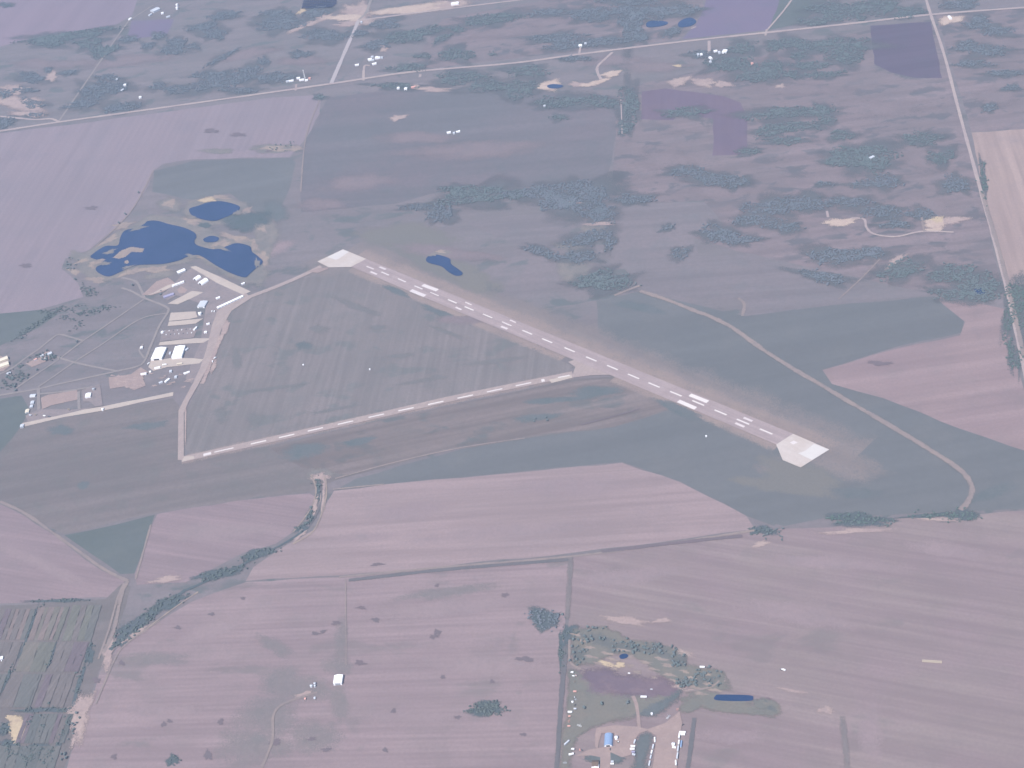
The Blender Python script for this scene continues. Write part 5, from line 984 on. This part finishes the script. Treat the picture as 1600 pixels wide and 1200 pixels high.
# ---------- far farmsteads ----------
for a, w, l, h, rot, rf, lab in (((243, 17), 24, 30, 6, -0.7, 'pale_grey', 'big pale blue-grey barn in the uppermost farm'), ((254, 21.5), 9, 10, 4, 0.1, 'white_roof', 'bright white shed right of the big pale barn'), ((263, 27), 9, 14, 4, -0.9, 'pale_grey', 'grey shed below the bright one in the uppermost farm'), ((235, 24), 8, 14, 4, -0.4, 'pale_grey', 'pale shed left below the big pale barn'), ((203.5, 30.5), 9, 12, 4, -0.3, 'white_roof', 'white house at the top of the thin far road'),
                               ((195.5, 134), 9, 10, 4, 0.2, 'white_roof', 'white house on the dark bluff above the long road'), ((191.5, 142), 7, 12, 4, -0.3, 'pale_grey', 'pale shed below the white house on the bluff'), ((219.5, 153), 8, 9, 4, 0.2, 'white_roof', 'white shed alone above the long road'), ((183, 125), 6, 7, 3.5, 0.2, 'pale_grey', 'tiny grey hut on the green bluff'),
                               ((455.5, 127), 7, 15, 4, -1.4, 'white_roof', 'long white shed at the left of the farm with the mast'), ((466.5, 123), 8, 11, 4, -1.4, 'white_roof', 'white house at the back of the farm with the mast'), ((471.5, 125.7), 8, 15, 4, -1.4, 'white_roof', 'brightest white shed of the farm with the mast'), ((479, 126.2), 7, 10, 4, -1.4, 'white_roof', 'small white shed at the right of the farm with the mast'), ((484, 123.5), 7, 9, 4, 0.1, 'pink_paint', 'pinkish shed at the right end of the farm with the mast'), ((449.5, 128), 7, 9, 4, -1.4, 'pale_grey', 'grey shed at the left end of the farm with the mast'),
                               ((578, 94.2), 12, 12, 5, -1.3, 'white_roof', 'brightest white barn of the farm by the red soil'), ((582.5, 94.8), 8, 10, 4, -1.3, 'pale_grey', 'grey shed touching the brightest barn'), ((589, 91.5), 11, 11, 5, 0.1, 'white_roof', 'white house above the driveway farm, left of two'), ((592.7, 91.2), 7, 9, 4, 0.1, 'white_roof', 'small white shed, right of two above the driveway farm'), ((585, 100.6), 9, 14, 4, -1.2, 'white_roof', 'white shed beside the end of the short driveway'), ((558, 102.4), 7, 13, 4, -1.3, 'white_roof', 'white shed left of the short driveway'), ((582, 90), 8, 9, 4, 0.1, 'pale_grey', 'grey shed behind the brightest barn'), ((597, 91), 6, 8, 4, 0.1, 'pale_grey', 'grey shed at the right end of the driveway farm'),
                               ((622.5, 139), 8, 9, 4, 0.1, 'white_roof', 'white hut below the main road, left of two'), ((634.2, 140), 9, 11, 4, 0.1, 'white_roof', 'white hut below the main road, right of two'), ((646, 137.5), 8, 14, 4, -1.2, 'pink_paint', 'pink roofed shed below the main road'), ((701.5, 208), 7, 12, 4, -1.3, 'white_roof', 'white hut on the open grey plain, left of three'), ((709.5, 209), 6, 8, 4, 0.1, 'pale_grey', 'grey hut on the open grey plain, middle of three'), ((716, 206.6), 6, 12, 4, -1.2, 'white_roof', 'white hut on the open grey plain, right of three'),
                               ((907, 72.5), 11, 12, 4, 0.1, 'white_roof', 'white house at the end of the stub lane above the road'), ((915, 69.5), 7, 9, 4, 0.1, 'pale_grey', 'grey shed beside the house above the road'), ((1118, 81), 7, 11, 4, -1.4, 'white_roof', 'white shed right of the farm driveway'), ((1132.5, 82), 14, 16, 5, -0.3, 'white_roof', 'large white barn at the right of the driveway farm'), ((1110.3, 92), 8, 13, 4, 0.4, 'white_roof', 'white shed straight below the farm driveway'), ((1124, 83.3), 7, 11, 4, 0.1, 'pale_grey', 'grey shed left of the large white barn'), ((1091, 86.7), 7, 9, 4, 0.1, 'pale_grey', 'pale hut left of the farm driveway, left of two'), ((1096, 86.5), 7, 9, 4, 0.1, 'white_roof', 'pale hut left of the farm driveway, right of two'),
                               ((1484, 29), 7, 20, 4, 0.2, 'white_roof', 'white shed on the pale lot at the far crossroads'), ((1175.3, 100.6), 7, 8, 4, 0.1, 'pink_paint', 'tiny pinkish hut on the green slope by the field'), ((1362, 247.5), 8, 14, 4, -0.9, 'pale_grey', 'pale house inside the large oval wood'), ((711, 7), 16, 26, 5, -1.4, 'white_roof', 'white warehouse on the pale ground at the top'), ((851, 166.7), 6, 7, 4, 0.1, 'pale_grey', 'tiny hut in the grass left of the purple field'), ((1110, 98), 7, 9, 4, 0.1, 'pale_grey', 'grey shed below the straight farm driveway'), ((565, 36), 6, 9, 4, 0.1, 'pale_grey', 'pale hut at the pale crossroads')):
    gable('house' if 'house' in lab and 'warehouse' not in lab else 'barn' if 'barn' in lab else 'warehouse' if 'warehouse' in lab else 'hut' if 'hut' in lab else 'shed', lab, 'house' if 'house' in lab and 'warehouse' not in lab else 'barn' if 'barn' in lab else 'warehouse' if 'warehouse' in lab else 'hut' if 'hut' in lab else 'shed', a, w, l, h, rot, rf, 'white_sheet' if rf == 'white_roof' else rf, group='buildings of the far farmsteads', door='small')
bin_('grain_bin', 'white bin at the top farm, upper of two', (277, 9.5), 4.5, 8, 'bins of the uppermost farm', 'white_sheet'); bin_('grain_bin', 'white bin at the top farm, lower of two', (277, 14.6), 4.5, 8, 'bins of the uppermost farm', 'white_sheet')
# lattice mast of the farm below the crossroads
o = thing('mast', 'slim pale mast rising over the farm by the road', 'mast', site(477, 124), 0.0); mb = MB()
for sx, sy in ((-1, -1), (1, -1), (1, 1), (-1, 1)):
    i0 = len(mb.v); mb.box(-0.22, 0.22, -0.22, 0.22, 0, 30)
    for q in range(i0, len(mb.v)):
        x, y, z = mb.v[q]; k = 1.6 * (1 - z / 34); mb.v[q] = (x + sx * k, y + sy * k, z)
for z in range(3, 30, 3):
    k = 1.6 * (1 - z / 34); mb.box(-k, k, -k - 0.1, -k + 0.1, z, z + 0.25).box(-k, k, k - 0.1, k + 0.1, z, z + 0.25).box(-k - 0.1, -k + 0.1, -k, k, z + 0.3, z + 0.5).box(k - 0.1, k + 0.1, -k, k, z + 0.3, z + 0.5)
mb.build('lattice', 'white_paint', o); MB().cyl(0, 0, 1.5, 30.05, 34, 12, 0.9).build('antenna', 'white_paint', o)
# solar rows at the top edge
for k in range(6):
    y = 0.5 + k * 2.5; loc, rot, l = seg_site((474 - k * 0.6, y + 0.6), (526 - max(0, k - 3) * 3, y - 1.6)); o = thing('solar_row', 'dark blue row of solar panels, %s from the front' % ('sixth', 'fifth', 'fourth', 'third', 'second', 'first')[k], 'solar panels', loc, rot - 0.0, 'rows of solar panels at the top edge')
    n_ = 16
    mb = MB()
    for j in range(n_):
        y0, y1 = -l / 2 + j * l / n_, -l / 2 + (j + 0.96) * l / n_
        mb.prism([(-6.5, 0.8), (6.5, 4.0), (6.4, 4.12), (-6.6, 0.92)], y0, y1)
    mb.build('panel', 'panel_blue', o); mb = MB()
    for j in range(n_ + 1): mb.box(-3.2, -3.0, -l / 2 + j * l / n_ - 0.08, -l / 2 + j * l / n_ + 0.08, FND, 1.6).box(3.6, 3.8, -l / 2 + j * l / n_ - 0.08, -l / 2 + j * l / n_ + 0.08, FND, 3.25)
    mb.build('post', 'steel', o)
# ---------- haze ----------
def build_haze():
    x0, x1, y0, y1, z0, z1 = -16000, 16000, -9000, 21000, -1.0, ALT + 60
    v = [(x, y, z) for z in (z0, z1) for y in (y0, y1) for x in (x0, x1)]
    f = [(0, 2, 3, 1), (4, 5, 7, 6), (0, 1, 5, 4), (2, 6, 7, 3), (0, 4, 6, 2), (1, 3, 7, 5)]
    me = bpy.data.meshes.new('haze'); me.from_pydata(v, [], f)
    o = bpy.data.objects.new('haze', me); scene.collection.objects.link(o)
    m = bpy.data.materials.new('haze_air'); m.use_nodes = True
    t = m.node_tree; t.nodes.clear()
    out = t.nodes.new('ShaderNodeOutputMaterial'); vol = t.nodes.new('ShaderNodeVolumePrincipled')
    vol.inputs['Color'].default_value = HAZE_COL
    vol.inputs['Density'].default_value = HAZE_DENS
    vol.inputs['Anisotropy'].default_value = 0.0
    t.links.new(vol.outputs[0], out.inputs['Volume'])
    me.materials.append(m)
    o['kind'] = 'stuff'; o['label'] = 'thin lavender summer haze hanging over the whole plain'; o['category'] = 'haze'
HAZE_COL = (0.50, 0.65, 0.89, 1.0); HAZE_DENS = 6.0e-5
build_haze()
